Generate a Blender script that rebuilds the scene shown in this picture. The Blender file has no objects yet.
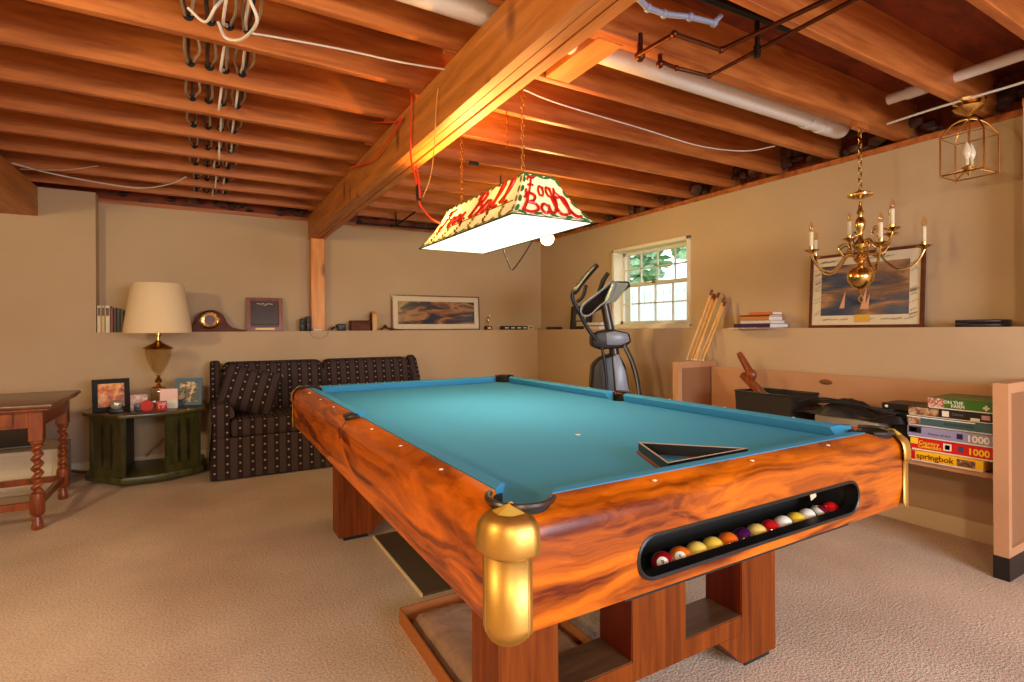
import bpy, bmesh, math, random
from mathutils import Vector, Matrix
PI = math.pi
R = math.radians
random.seed(7)
SC = bpy.context.scene
C = SC.collection

# ------------------------------------------------------------------ camera
F = 532.0
CAMZ = 1.155
cam_d = bpy.data.cameras.new('camera')
cam_d.sensor_width = 36
cam_d.lens = F / 1024 * 36
cam_d.shift_y = -0.0113
cam_d.clip_start = 0.02
cam = bpy.data.objects.new('camera', cam_d)
C.objects.link(cam)
YAW, ROLL = R(-30.1), R(-0.37)
cam.matrix_world = (Matrix.Translation((0, 0, CAMZ)) @ Matrix.Rotation(YAW, 4, 'Z') @
                    Matrix.Rotation(PI / 2, 4, 'X') @ Matrix.Rotation(ROLL, 4, 'Z'))
SC.camera = cam

# ------------------------------------------------------------------ view
SC.view_settings.view_transform = 'Standard'
SC.view_settings.look = 'None'
SC.view_settings.exposure = 0.0
SC.view_settings.gamma = 1.0
SC.view_settings.use_curve_mapping = False
SC.cycles.use_denoising = True
SC.cycles.max_bounces = 7
SC.cycles.diffuse_bounces = 4
SC.cycles.glossy_bounces = 3
SC.cycles.transmission_bounces = 4
SC.cycles.transparent_max_bounces = 8
SC.cycles.sample_clamp_indirect = 4.0
SC.cycles.caustics_reflective = False
SC.cycles.caustics_refractive = False

# ------------------------------------------------------------------ world (daylight outside)
W = bpy.data.worlds.new('daylight')
SC.world = W
W.use_nodes = True
nt = W.node_tree
bg = nt.nodes['Background']
bg.inputs[0].default_value = (0.80, 0.92, 1.0, 1)
bg.inputs[1].default_value = 2.6


def light(kind, name, loc, power, col, size=None, size_y=None, rot=None, radius=None):
    d = bpy.data.lights.new(name, kind)
    d.energy = power
    d.color = col
    if kind == 'AREA':
        d.shape = 'RECTANGLE'
        d.size = size
        d.size_y = size_y or size
    elif radius is not None:
        d.shadow_soft_size = radius
    o = bpy.data.objects.new(name, d)
    C.objects.link(o)
    o.location = loc
    if rot:
        o.rotation_euler = rot
    return o


WARM = (1.0, 0.70, 0.40)
BULB = (2.37, 3.52, 1.875)
# tubes / bulbs of the pool lamp: light thrown down through its diffuser, and up into the joists
light('AREA', 'pool_lamp_light', (1.225, 2.265, 1.585), 15, (1.0, 0.76, 0.44), 0.36, 0.95)
for yy, pw_ in ((2.02, 16), (2.58, 95)):
    light('POINT', 'pool_lamp_bulb_light', (1.22, yy, 1.70), pw_, (1.0, 0.47, 0.11), radius=0.04)
light('POINT', 'bare_bulb_light', (BULB[0], BULB[1], BULB[2]), 140, (1.0, 0.76, 0.25), radius=0.060)
# daylight from the window in the rear wall, behind the camera
light('AREA', 'rear_window_light', (1.6, -2.42, 1.35), 180, (0.80, 0.86, 1.0), 2.0, 1.2, rot=(R(-46), 0, R(180)))
# unseen warm fill added behind the camera
light('POINT', 'rear_fill_light', (-0.6, -1.2, 1.80), 108, (1.0, 0.86, 0.56), radius=0.12)
light('POINT', 'left_fill_light', (-2.0, 1.3, 1.85), 140, (1.0, 0.84, 0.46), radius=0.12)  # unseen fill added to brighten the left carpet and wall


# ------------------------------------------------------------------ helpers
def s2l(c):
    def f(v):
        v = v / 255.0
        return v / 12.92 if v <= 0.04045 else ((v + 0.055) / 1.055) ** 2.4
    return (f(c[0]), f(c[1]), f(c[2]), 1)


def ray(px, py):
    v = Vector(((px - 512) / F, (341 - py) / F - 0.0113 * 1024 / F, -1.0))
    m = cam.matrix_world.to_3x3()
    return m @ v


def atZ(px, py, z):
    r = ray(px, py)
    t = (z - CAMZ) / r.z
    return Vector((r.x * t, r.y * t, z))


def atY(px, py, Y):
    r = ray(px, py)
    t = Y / r.y
    return Vector((r.x * t, Y, CAMZ + r.z * t))


def atX(px, py, X):
    r = ray(px, py)
    t = X / r.x
    return Vector((X, r.y * t, CAMZ + r.z * t))


class MB:
    """collects shapes for one mesh"""

    def __init__(self):
        self.bm = bmesh.new()

    def _v(self, pts):
        return [self.bm.verts.new(p) for p in pts]

    def box(self, x0, x1, y0, y1, z0, z1, m=None):
        x0, x1 = min(x0, x1), max(x0, x1)
        y0, y1 = min(y0, y1), max(y0, y1)
        z0, z1 = min(z0, z1), max(z0, z1)
        p = [Vector(q) for q in ((x0, y0, z0), (x1, y0, z0), (x1, y1, z0), (x0, y1, z0), (x0, y0, z1), (x1, y0, z1), (x1, y1, z1), (x0, y1, z1))]
        if m is not None:
            p = [m @ q for q in p]
        v = self._v(p)
        for f in ((0, 3, 2, 1), (4, 5, 6, 7), (0, 1, 5, 4), (1, 2, 6, 5), (2, 3, 7, 6), (3, 0, 4, 7)):
            self.bm.faces.new([v[i] for i in f])
        return self

    def hexa(self, p):
        v = self._v(p)
        for f in ((0, 3, 2, 1), (4, 5, 6, 7), (0, 1, 5, 4), (1, 2, 6, 5), (2, 3, 7, 6), (3, 0, 4, 7)):
            self.bm.faces.new([v[i] for i in f])
        return self

    def bar(self, a, b, w, h, up=(0, 0, 1)):
        """square bar from a to b"""
        a, b = Vector(a), Vector(b)
        d = (b - a)
        L = d.length
        d.normalize()
        up = Vector(up)
        if abs(d.dot(up)) > 0.99:
            up = Vector((1, 0, 0))
        s = d.cross(up).normalized()
        u = s.cross(d)
        p = []
        for q in (a, b):
            for sx, sz in ((-1, -1), (1, -1), (1, 1), (-1, 1)):
                p.append(q + s * sx * w / 2 + u * sz * h / 2)
        v = self._v(p)
        for f in ((0, 1, 2, 3), (7, 6, 5, 4), (0, 4, 5, 1), (1, 5, 6, 2), (2, 6, 7, 3), (3, 7, 4, 0)):
            self.bm.faces.new([v[i] for i in f])
        return self

    def tube(self, pts, r, seg=8, closed=False, cap=True):
        pts = [Vector(p) for p in pts]
        n = len(pts)
        rr = r if isinstance(r, (list, tuple)) else [r] * n
        rings = []
        prev = None
        for i, p in enumerate(pts):
            if closed:
                d = pts[(i + 1) % n] - pts[(i - 1) % n]
            elif i == 0:
                d = pts[1] - pts[0]
            elif i == n - 1:
                d = pts[-1] - pts[-2]
            else:
                d = (pts[i + 1] - pts[i]).normalized() + (pts[i] - pts[i - 1]).normalized()
            if d.length < 1e-9:
                d = Vector((0, 0, 1))
            d.normalize()
            if prev is None:
                a = Vector((0, 0, 1)) if abs(d.z) < 0.9 else Vector((1, 0, 0))
                s = d.cross(a).normalized()
            else:
                s = prev - d * prev.dot(d)
                s = s.normalized() if s.length > 1e-6 else d.cross(Vector((0.3, 0.5, 0.8))).normalized()
            prev = s
            u = d.cross(s)
            rings.append(self._v([p + (s * math.cos(2 * PI * k / seg) + u * math.sin(2 * PI * k / seg)) * rr[i] for k in range(seg)]))
        m = n if closed else n - 1
        for i in range(m):
            A, B = rings[i], rings[(i + 1) % n]
            for k in range(seg):
                self.bm.faces.new((A[k], A[(k + 1) % seg], B[(k + 1) % seg], B[k]))
        if cap and not closed:
            self.bm.faces.new(list(reversed(rings[0])))
            self.bm.faces.new(rings[-1])
        return self

    def lathe(self, prof, c=(0, 0, 0), seg=20, m=None, mod=None):
        """prof = [(r,z)...] around the vertical through c; mod(angle,z,r)->r"""
        c = Vector(c)
        rings = []
        for r, z in prof:
            ring = []
            for k in range(seg):
                a = 2 * PI * k / seg
                q = mod(a, z, r) if mod else max(r, 1e-4)
                p = Vector((q * math.cos(a), q * math.sin(a), z))
                if m is not None:
                    p = m @ p
                ring.append(self.bm.verts.new(p + c))
            rings.append(ring)
        for A, B in zip(rings, rings[1:]):
            for k in range(seg):
                self.bm.faces.new((A[k], A[(k + 1) % seg], B[(k + 1) % seg], B[k]))
        self.bm.faces.new(list(reversed(rings[0])))
        self.bm.faces.new(rings[-1])
        return self

    def ball(self, c, r, seg=14, sx=1, sy=1, sz=1):
        n = seg // 2
        prof = [(max(r * math.sin(PI * i / n), 1e-4), -r * math.cos(PI * i / n)) for i in range(n + 1)]
        return self.lathe(prof, c, seg, Matrix.Diagonal((sx, sy, sz)))

    def prism(self, poly, axis, a, b, m=None):
        """poly 2d outline extruded along axis (0,1,2) between a and b"""
        def P(q, w):
            u, v = q
            p = Vector(((w, u, v), (u, w, v), (u, v, w))[axis])
            return m @ p if m is not None else p
        A = self._v([P(q, a) for q in poly])
        B = self._v([P(q, b) for q in poly])
        n = len(poly)
        self.bm.faces.new(A)
        self.bm.faces.new(list(reversed(B)))
        for k in range(n):
            self.bm.faces.new((A[k], B[k], B[(k + 1) % n], A[(k + 1) % n]))
        return self

    def quad(self, *p):
        self.bm.faces.new(self._v(p))
        return self

    def bevel(self, w, seg=2, ang=40):
        bmesh.ops.recalc_face_normals(self.bm, faces=self.bm.faces)
        es = [e for e in self.bm.edges if len(e.link_faces) == 2 and e.calc_face_angle(0) > R(ang)]
        bmesh.ops.bevel(self.bm, geom=es, offset=w, segments=seg, profile=0.5, affect='EDGES', clamp_overlap=True)
        return self

    def build(self, name, mat, parent=None, smooth=True, loc=None):
        bmesh.ops.recalc_face_normals(self.bm, faces=self.bm.faces)
        if smooth:
            for f in self.bm.faces:
                f.smooth = True
            for e in self.bm.edges:
                if len(e.link_faces) == 2 and e.calc_face_angle(0) > R(38):
                    e.smooth = False
        me = bpy.data.meshes.new(name)
        self.bm.to_mesh(me)
        self.bm.free()
        o = bpy.data.objects.new(name, me)
        C.objects.link(o)
        if mat:
            me.materials.append(mat)
        if parent:
            o.parent = parent
        if loc is not None:
            o.location = loc
        return o


def tag(o, label=None, cat=None, group=None, kind=None):
    if label:
        o['label'] = label
    if cat:
        o['category'] = cat
    if group:
        o['group'] = group
    if kind:
        o['kind'] = kind
    return o


def thing(name, loc, label, cat, rz=0, group=None):
    o = bpy.data.objects.new(name, None)
    o.empty_display_size = 0.05
    C.objects.link(o)
    o.location = loc
    o.rotation_euler = (0, 0, rz)
    return tag(o, label, cat, group)


def dup(root, loc, rz=0, label=None, group=None):
    kids = [o for o in bpy.data.objects if o.parent == root]
    r = root.copy()
    C.objects.link(r)
    r.location = loc
    r.rotation_euler = (0, 0, rz)
    if label:
        r['label'] = label
    if group:
        r['group'] = group
    for ch in kids:
        g = [o for o in bpy.data.objects if o.parent == ch]
        c = ch.copy()
        C.objects.link(c)
        c.parent = r
        for q in g:
            d = q.copy()
            C.objects.link(d)
            d.parent = c
    return r


def spline(pts, n=6):
    pts = [Vector(p) for p in pts]
    P = [pts[0] * 2 - pts[1]] + pts + [pts[-1] * 2 - pts[-2]]
    out = []
    for i in range(1, len(P) - 2):
        for k in range(n):
            t = k / n
            a, b, c, d = P[i - 1], P[i], P[i + 1], P[i + 2]
            out.append(0.5 * ((2 * b) + (c - a) * t + (2 * a - 5 * b + 4 * c - d) * t * t + (3 * b - a - 3 * c + d) * t ** 3))
    out.append(pts[-1])
    return out


# ------------------------------------------------------------------ materials
MC = {}


def base_mat(name):
    m = bpy.data.materials.new(name)
    m.use_nodes = True
    return m, m.node_tree, m.node_tree.nodes['Principled BSDF']


def plain(name, col, rough=0.5, metal=0.0, bump=0.0, bscale=60, var=0.0, spec=0.5, emit=None, es=0, coat=0):
    if name in MC:
        return MC[name]
    m, t, b = base_mat(name)
    c = s2l(col)
    b.inputs['Base Color'].default_value = c
    b.inputs['Roughness'].default_value = rough
    b.inputs['Metallic'].default_value = metal
    b.inputs['Specular IOR Level'].default_value = spec
    if coat:
        b.inputs['Coat Weight'].default_value = coat
        b.inputs['Coat Roughness'].default_value = 0.08
    if emit:
        b.inputs['Emission Color'].default_value = s2l(emit)
        b.inputs['Emission Strength'].default_value = es
    tc = t.nodes.new('ShaderNodeTexCoord')
    nz = t.nodes.new('ShaderNodeTexNoise')
    nz.inputs['Scale'].default_value = bscale
    nz.inputs['Detail'].default_value = 4
    t.links.new(tc.outputs['Object'], nz.inputs['Vector'])
    if bump:
        bp = t.nodes.new('ShaderNodeBump')
        bp.inputs['Strength'].default_value = bump
        bp.inputs['Distance'].default_value = 0.01
        t.links.new(nz.outputs[0], bp.inputs['Height'])
        t.links.new(bp.outputs[0], b.inputs['Normal'])
    v = var if var else 0.06
    mx = t.nodes.new('ShaderNodeMix')
    mx.data_type = 'RGBA'
    mx.inputs[6].default_value = (c[0] * (1 - v), c[1] * (1 - v), c[2] * (1 - v), 1)
    mx.inputs[7].default_value = (min(1, c[0] * (1 + v)), min(1, c[1] * (1 + v)), min(1, c[2] * (1 + v)), 1)
    t.links.new(nz.outputs[0], mx.inputs[0])
    t.links.new(mx.outputs[2], b.inputs['Base Color'])
    MC[name] = m
    return m


def wood(name, dark, light_, mapscale=(1, 12, 12), rough=0.4, nscale=3.0, dist=0.6, knots=False, coat=0.0, fig=0.0, stops=(0.3, 0.7), spec=0.5):
    m, t, b = base_mat(name)
    N, L = t.nodes, t.links
    tc = N.new('ShaderNodeTexCoord')
    mp = N.new('ShaderNodeMapping')
    mp.inputs['Scale'].default_value = mapscale
    L.new(tc.outputs['Object'], mp.inputs['Vector'])
    n0 = N.new('ShaderNodeTexNoise')
    n0.inputs['Scale'].default_value = 1.3
    n0.inputs['Detail'].default_value = 2
    L.new(tc.outputs['Object'], n0.inputs['Vector'])
    ad = N.new('ShaderNodeMix')
    ad.data_type = 'VECTOR'
    ad.inputs[0].default_value = fig
    L.new(mp.outputs[0], ad.inputs[4])
    n0b = N.new('ShaderNodeTexNoise')
    n0b.inputs['Scale'].default_value = 3.0
    n0b.inputs['Detail'].default_value = 3
    L.new(tc.outputs['Object'], n0b.inputs['Vector'])
    sc = N.new('ShaderNodeVectorMath')
    sc.operation = 'SCALE'
    sc.inputs[3].default_value = 6.0
    L.new(n0b.outputs['Color'], sc.inputs[0])
    L.new(sc.outputs[0], ad.inputs[5])
    n1 = N.new('ShaderNodeTexNoise')
    n1.inputs['Scale'].default_value = nscale
    n1.inputs['Detail'].default_value = 7
    n1.inputs['Roughness'].default_value = 0.62
    n1.inputs['Distortion'].default_value = dist
    L.new(ad.outputs[1], n1.inputs['Vector'])
    rp = N.new('ShaderNodeValToRGB')
    rp.color_ramp.elements[0].position = stops[0]
    rp.color_ramp.elements[1].position = stops[1]
    rp.color_ramp.elements[0].color = s2l(dark)
    rp.color_ramp.elements[1].color = s2l(light_)
    L.new(n1.outputs[0], rp.inputs[0])
    out = rp.outputs[0]
    if knots:
        vo = N.new('ShaderNodeTexVoronoi')
        vo.inputs['Scale'].default_value = 1.0
        mk = N.new('ShaderNodeMapping')
        mk.inputs['Scale'].default_value = (1.6, 3.5, 5.0) if mapscale[0] < mapscale[2] else (5.0, 3.5, 1.8)
        L.new(tc.outputs['Object'], mk.inputs['Vector'])
        L.new(mk.outputs[0], vo.inputs['Vector'])
        kr = N.new('ShaderNodeValToRGB')
        kr.color_ramp.elements[0].position = 0.07
        kr.color_ramp.elements[0].color = (0.28, 0.16, 0.10, 1)
        kr.color_ramp.elements[1].position = 0.17
        kr.color_ramp.elements[1].color = (1, 1, 1, 1)
        L.new(vo.outputs['Distance'], kr.inputs[0])
        mu = N.new('ShaderNodeMix')
        mu.data_type = 'RGBA'
        mu.blend_type = 'MULTIPLY'
        mu.inputs[0].default_value = 0.8
        L.new(out, mu.inputs[6])
        L.new(kr.outputs[0], mu.inputs[7])
        out = mu.outputs[2]
    L.new(out, b.inputs['Base Color'])
    b.inputs['Roughness'].default_value = rough
    b.inputs['Specular IOR Level'].default_value = spec
    if coat:
        b.inputs['Coat Weight'].default_value = coat
        b.inputs['Coat Roughness'].default_value = 0.15
    bp = N.new('ShaderNodeBump')
    bp.inputs['Strength'].default_value = 0.12
    bp.inputs['Distance'].default_value = 0.004
    L.new(n1.outputs[0], bp.inputs['Height'])
    L.new(bp.outputs[0], b.inputs['Normal'])
    return m


def glassy(name, col=(255, 255, 255), alpha=0.03, rough=0.03):
    """thin clear glass: mostly see-through with a glossy skin"""
    m, t, b = base_mat(name)
    N, L = t.nodes, t.links
    tr = N.new('ShaderNodeBsdfTransparent')
    tr.inputs[0].default_value = s2l(col)
    gl = N.new('ShaderNodeBsdfGlossy')
    gl.inputs['Roughness'].default_value = rough
    fr = N.new('ShaderNodeLayerWeight')
    fr.inputs[0].default_value = 0.12
    ma = N.new('ShaderNodeMath')
    ma.operation = 'ADD'
    ma.inputs[1].default_value = alpha
    L.new(fr.outputs[1], ma.inputs[0])
    ma.use_clamp = True
    ma2 = N.new('ShaderNodeMath')
    ma2.operation = 'MULTIPLY'
    ma2.inputs[1].default_value = 0.35
    L.new(ma.outputs[0], ma2.inputs[0])
    ma = ma2
    mx = N.new('ShaderNodeMixShader')
    L.new(ma.outputs[0], mx.inputs[0])
    L.new(tr.outputs[0], mx.inputs[1])
    L.new(gl.outputs[0], mx.inputs[2])
    L.new(mx.outputs[0], N['Material Output'].inputs[0])
    return m


def emitter(name, col, strength):
    m, t, b = base_mat(name)
    e = t.nodes.new('ShaderNodeEmission')
    e.inputs[0].default_value = s2l(col)
    e.inputs[1].default_value = strength
    t.links.new(e.outputs[0], t.nodes['Material Output'].inputs[0])
    return m


def ramp_mat(name, stops, scale=5, detail=5, rough=0.5, mapscale=(1, 1, 1), dist=0.5, emit=0):
    """colour patches from noise, for pictures behind glass"""
    m, t, b = base_mat(name)
    N, L = t.nodes, t.links
    tc = N.new('ShaderNodeTexCoord')
    mp = N.new('ShaderNodeMapping')
    mp.inputs['Scale'].default_value = mapscale
    nz = N.new('ShaderNodeTexNoise')
    nz.inputs['Scale'].default_value = scale
    nz.inputs['Detail'].default_value = detail
    nz.inputs['Distortion'].default_value = dist
    rp = N.new('ShaderNodeValToRGB')
    L.new(tc.outputs['Object'], mp.inputs[0])
    L.new(mp.outputs[0], nz.inputs['Vector'])
    L.new(nz.outputs[0], rp.inputs[0])
    L.new(rp.outputs[0], b.inputs['Base Color'])
    cr = rp.color_ramp
    cr.elements[0].position, cr.elements[0].color = stops[0][0], s2l(stops[0][1])
    cr.elements[1].position, cr.elements[1].color = stops[-1][0], s2l(stops[-1][1])
    for p, c in stops[1:-1]:
        e = cr.elements.new(p)
        e.color = s2l(c)
    b.inputs['Roughness'].default_value = rough
    return m


M = {}
M['joist'] = wood('joist_pine', (132, 56, 14), (208, 124, 60), (0.8, 9, 9), 0.42, 2.4, 0.5, knots=True, stops=(0.25, 0.72))
M['beam'] = wood('beam_pine', (152, 84, 28), (214, 136, 62), (9, 0.7, 9), 0.5, 2.4, 0.5, knots=True, stops=(0.25, 0.72))
M['post'] = wood('post_pine', (214, 122, 44), (248, 172, 80), (9, 9, 0.8), 0.45, 2.4, 0.5, knots=True)
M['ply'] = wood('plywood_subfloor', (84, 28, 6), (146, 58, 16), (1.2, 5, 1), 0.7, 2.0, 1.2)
M['tabwood'] = wood('figured_table_veneer', (90, 27, 2), (214, 108, 12), (0.8, 2.0, 8.0), 0.30, 1.9, 1.3, coat=0.04, fig=0.08, stops=(0.36, 0.64), spec=0.3)
M['tabwoodY'] = wood('figured_table_veneer_long', (90, 27, 2), (214, 108, 12), (2.0, 0.8, 8.0), 0.30, 1.9, 1.3, coat=0.04, fig=0.08, stops=(0.36, 0.64), spec=0.3)
M['legwood'] = wood('straight_grain_veneer', (78, 28, 3), (146, 70, 14), (16, 16, 0.7), 0.45, 2.4, 0.3, stops=(0.25, 0.75), spec=0.2)
M['redwood'] = wood('reddish_inner_veneer', (74, 18, 4), (122, 38, 10), (10, 10, 0.8), 0.4, 2.4, 0.3)
M['shelfwood'] = wood('dark_shelf_veneer', (60, 38, 22), (112, 74, 44), (1, 9, 9), 0.4, 2.4, 0.3)
M['mahog'] = wood('reddish_brown_turned_wood', (84, 34, 14), (156, 76, 34), (8, 8, 1.5), 0.35, 3, 0.5, coat=0.2)
M['mahogtop'] = wood('brown_table_top', (74, 42, 22), (134, 86, 48), (1.5, 9, 9), 0.3, 3, 0.5, coat=0.25)
M['green_wood'] = wood('olive_green_stained_wood', (44, 44, 20), (88, 84, 40), (5, 5, 1.2), 0.38, 3, 0.5, coat=0.2)
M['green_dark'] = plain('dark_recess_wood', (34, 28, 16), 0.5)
M['unit'] = wood('peach_melamine', (190, 138, 98), (202, 150, 108), (1, 1, 1), 0.42, 2.0, 0.2)
M['unit_inner'] = plain('peach_brown_panel', (150, 104, 70), 0.5)
M['clock_wood'] = wood('clock_mahogany', (64, 26, 12), (112, 52, 24), (3, 8, 8), 0.55, 3, 0.4, spec=0.25)
M['tan_wood'] = wood('tan_maple', (196, 138, 70), (228, 172, 98), (6, 6, 1), 0.4, 3, 0.4)
M['cue_wood'] = wood('pale_cue_ash', (206, 148, 78), (238, 186, 110), (14, 14, 1), 0.35, 3, 0.3)
M['brass'] = plain('polished_brass', (224, 184, 112), 0.20, 1.0)
M['brushed'] = plain('brushed_brass', (208, 164, 84), 0.46, 1.0, bump=0.02, bscale=200)
M['steel'] = plain('brushed_steel', (150, 150, 152), 0.35, 1.0)
M['chrome'] = plain('chrome', (210, 210, 210), 0.15, 1.0)
M['galv'] = plain('galvanised_steel', (120, 112, 104), 0.45, 0.9)
M['copper'] = plain('aged_copper', (96, 52, 30), 0.4, 0.9)
M['iron'] = plain('black_iron', (34, 28, 26), 0.45, 0.6)
M['black'] = plain('black_plastic', (20, 18, 18), 0.4)
M['blackm'] = plain('matt_black', (14, 12, 12), 0.75)
M['rubber'] = plain('black_rubber', (22, 22, 22), 0.8)
M['white'] = plain('white_plastic', (225, 218, 205), 0.45)
M['cream'] = plain('cream_paint', (226, 206, 168), 0.5)
M['pvc'] = plain('white_pvc_pipe', (226, 216, 206), 0.35)
M['paper'] = plain('white_paper', (240, 230, 215), 0.8)
M['red'] = plain('red_lacquer', (196, 22, 24), 0.3)
M['orange_cord'] = plain('orange_red_cord', (226, 62, 24), 0.5)
M['white_cable'] = plain('white_cable_sheath', (214, 204, 190), 0.5)
M['black_cable'] = plain('black_cable_sheath', (30, 26, 26), 0.45)
M['grey_cable'] = plain('grey_cable_sheath', (150, 138, 124), 0.5)
M['grey'] = plain('grey_plastic', (128, 124, 118), 0.4)
M['bluegrey'] = plain('silver_blue_plastic', (132, 140, 158), 0.3)
M['dkgrey'] = plain('charcoal_plastic', (30, 28, 31), 0.4)
M['felt'] = plain('blue_green_felt', (66, 142, 184), 0.95, bump=0.05, bscale=500, var=0.04, spec=0.1)
M['glass'] = glassy('clear_window_glass')
M['cglass'] = glassy('clear_lamp_glass', (246, 240, 228), 0.10, 0.05)
M['trim'] = plain('white_window_paint', (236, 226, 200), 0.45)
M['windowp'] = plain('white_sash_paint', (222, 214, 196), 0.5)


def wall_mat():
    m, t, b = base_mat('tan_wall_paint')
    N, L = t.nodes, t.links
    tc = N.new('ShaderNodeTexCoord')
    n = N.new('ShaderNodeTexNoise')
    n.inputs['Scale'].default_value = 1.2
    n.inputs['Detail'].default_value = 4
    L.new(tc.outputs['Object'], n.inputs['Vector'])
    rp = N.new('ShaderNodeValToRGB')
    rp.color_ramp.elements[0].position = 0.3
    rp.color_ramp.elements[0].color = s2l((190, 160, 124))
    rp.color_ramp.elements[1].position = 0.7
    rp.color_ramp.elements[1].color = s2l((200, 170, 134))
    L.new(n.outputs[0], rp.inputs[0])
    L.new(rp.outputs[0], b.inputs['Base Color'])
    n2 = N.new('ShaderNodeTexNoise')
    n2.inputs['Scale'].default_value = 120
    L.new(tc.outputs['Object'], n2.inputs['Vector'])
    bp = N.new('ShaderNodeBump')
    bp.inputs['Strength'].default_value = 0.08
    bp.inputs['Distance'].default_value = 0.003
    L.new(n2.outputs[0], bp.inputs['Height'])
    L.new(bp.outputs[0], b.inputs['Normal'])
    b.inputs['Roughness'].default_value = 0.7
    return m


def carpet_mat():
    m, t, b = base_mat('beige_carpet')
    N, L = t.nodes, t.links
    tc = N.new('ShaderNodeTexCoord')
    n = N.new('ShaderNodeTexNoise')
    n.inputs['Scale'].default_value = 2.0
    n.inputs['Detail'].default_value = 5
    n2 = N.new('ShaderNodeTexNoise')
    n2.inputs['Scale'].default_value = 110
    n2.inputs['Detail'].default_value = 3
    L.new(tc.outputs['Object'], n.inputs['Vector'])
    L.new(tc.outputs['Object'], n2.inputs['Vector'])
    rp = N.new('ShaderNodeValToRGB')
    rp.color_ramp.elements[0].position = 0.3
    rp.color_ramp.elements[0].color = s2l((206, 180, 158))
    rp.color_ramp.elements[1].position = 0.72
    rp.color_ramp.elements[1].color = s2l((228, 204, 182))
    L.new(n.outputs[0], rp.inputs[0])
    rp2 = N.new('ShaderNodeValToRGB')
    rp2.color_ramp.elements[0].position = 0.3
    rp2.color_ramp.elements[0].color = (0.66, 0.64, 0.62, 1)
    rp2.color_ramp.elements[1].position = 0.62
    rp2.color_ramp.elements[1].color = (1, 1, 1, 1)
    L.new(n2.outputs[0], rp2.inputs[0])
    mx = N.new('ShaderNodeMix')
    mx.data_type = 'RGBA'
    mx.blend_type = 'MULTIPLY'
    mx.inputs[0].default_value = 1
    L.new(rp.outputs[0], mx.inputs[6])
    L.new(rp2.outputs[0], mx.inputs[7])
    L.new(mx.outputs[2], b.inputs['Base Color'])
    b.inputs['Roughness'].default_value = 0.95
    b.inputs['Specular IOR Level'].default_value = 0.1
    bp = N.new('ShaderNodeBump')
    bp.inputs['Strength'].default_value = 0.5
    bp.inputs['Distance'].default_value = 0.01
    L.new(n2.outputs[0], bp.inputs['Height'])
    L.new(bp.outputs[0], b.inputs['Normal'])
    return m


def sofa_mat():
    """dark plum weave, vertical stripes about 9 cm apart carrying small cream dots"""
    m, t, b = base_mat('dark_striped_dotted_upholstery')
    N, L = t.nodes, t.links
    tc = N.new('ShaderNodeTexCoord')
    sx = N.new('ShaderNodeSeparateXYZ')
    L.new(tc.outputs['Object'], sx.inputs[0])

    def math_(op, a, bb=None, val=None):
        n = N.new('ShaderNodeMath')
        n.operation = op
        if hasattr(a, 'links'):
            L.new(a, n.inputs[0])
        else:
            n.inputs[0].default_value = a
        if bb is not None:
            if hasattr(bb, 'links'):
                L.new(bb, n.inputs[1])
            else:
                n.inputs[1].default_value = bb
        return n.outputs[0]
    fx = math_('SUBTRACT', math_('FRACT', math_('DIVIDE', sx.outputs[0], 0.088)), 0.5)
    yz = math_('ADD', sx.outputs[2], sx.outputs[1])
    fz = math_('SUBTRACT', math_('FRACT', math_('DIVIDE', yz, 0.068)), 0.5)
    dx = math_('MULTIPLY', fx, 0.088)
    dz = math_('MULTIPLY', fz, 0.068)
    d2 = math_('ADD', math_('MULTIPLY', dx, dx), math_('MULTIPLY', dz, dz))
    dot = math_('LESS_THAN', d2, 0.0075 ** 2)
    ab = math_('ABSOLUTE', fx)
    stripe = math_('LESS_THAN', ab, 0.23)
    m1 = N.new('ShaderNodeMix')
    m1.data_type = 'RGBA'
    m1.inputs[6].default_value = s2l((72, 58, 58))
    m1.inputs[7].default_value = s2l((46, 34, 37))
    L.new(stripe, m1.inputs[0])
    m2 = N.new('ShaderNodeMix')
    m2.data_type = 'RGBA'
    L.new(m1.outputs[2], m2.inputs[6])
    m2.inputs[7].default_value = s2l((160, 144, 126))
    L.new(dot, m2.inputs[0])
    L.new(m2.outputs[2], b.inputs['Base Color'])
    b.inputs['Roughness'].default_value = 0.95
    b.inputs['Specular IOR Level'].default_value = 0.15
    n2 = N.new('ShaderNodeTexNoise')
    n2.inputs['Scale'].default_value = 300
    L.new(tc.outputs['Object'], n2.inputs['Vector'])
    bp = N.new('ShaderNodeBump')
    bp.inputs['Strength'].default_value = 0.3
    bp.inputs['Distance'].default_value = 0.003
    L.new(n2.outputs[0], bp.inputs['Height'])
    L.new(bp.outputs[0], b.inputs['Normal'])
    return m


M['wall'] = wall_mat()
M['carpet'] = carpet_mat()
M['sofa'] = sofa_mat()


def text_mesh(txt, size, mat, parent, name='lettering', m=None, extrude=0.0006, shear=0.0, bold=0.0):
    cu = bpy.data.curves.new('t', 'FONT')
    cu.body = txt
    cu.size = size
    cu.extrude = extrude
    cu.offset = bold
    cu.shear = shear
    cu.align_x = 'CENTER'
    cu.align_y = 'CENTER'
    cu.resolution_u = 3
    to = bpy.data.objects.new('t', cu)
    C.objects.link(to)
    dg = bpy.context.evaluated_depsgraph_get()
    dg.update()
    me = bpy.data.meshes.new_from_object(to.evaluated_get(dg))
    bpy.data.objects.remove(to)
    bpy.data.curves.remove(cu)
    if m is not None:
        me.transform(m)
    me.materials.clear()
    me.materials.append(mat)
    me.name = name
    o = bpy.data.objects.new(name, me)
    C.objects.link(o)
    if parent:
        o.parent = parent
    return o


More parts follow.
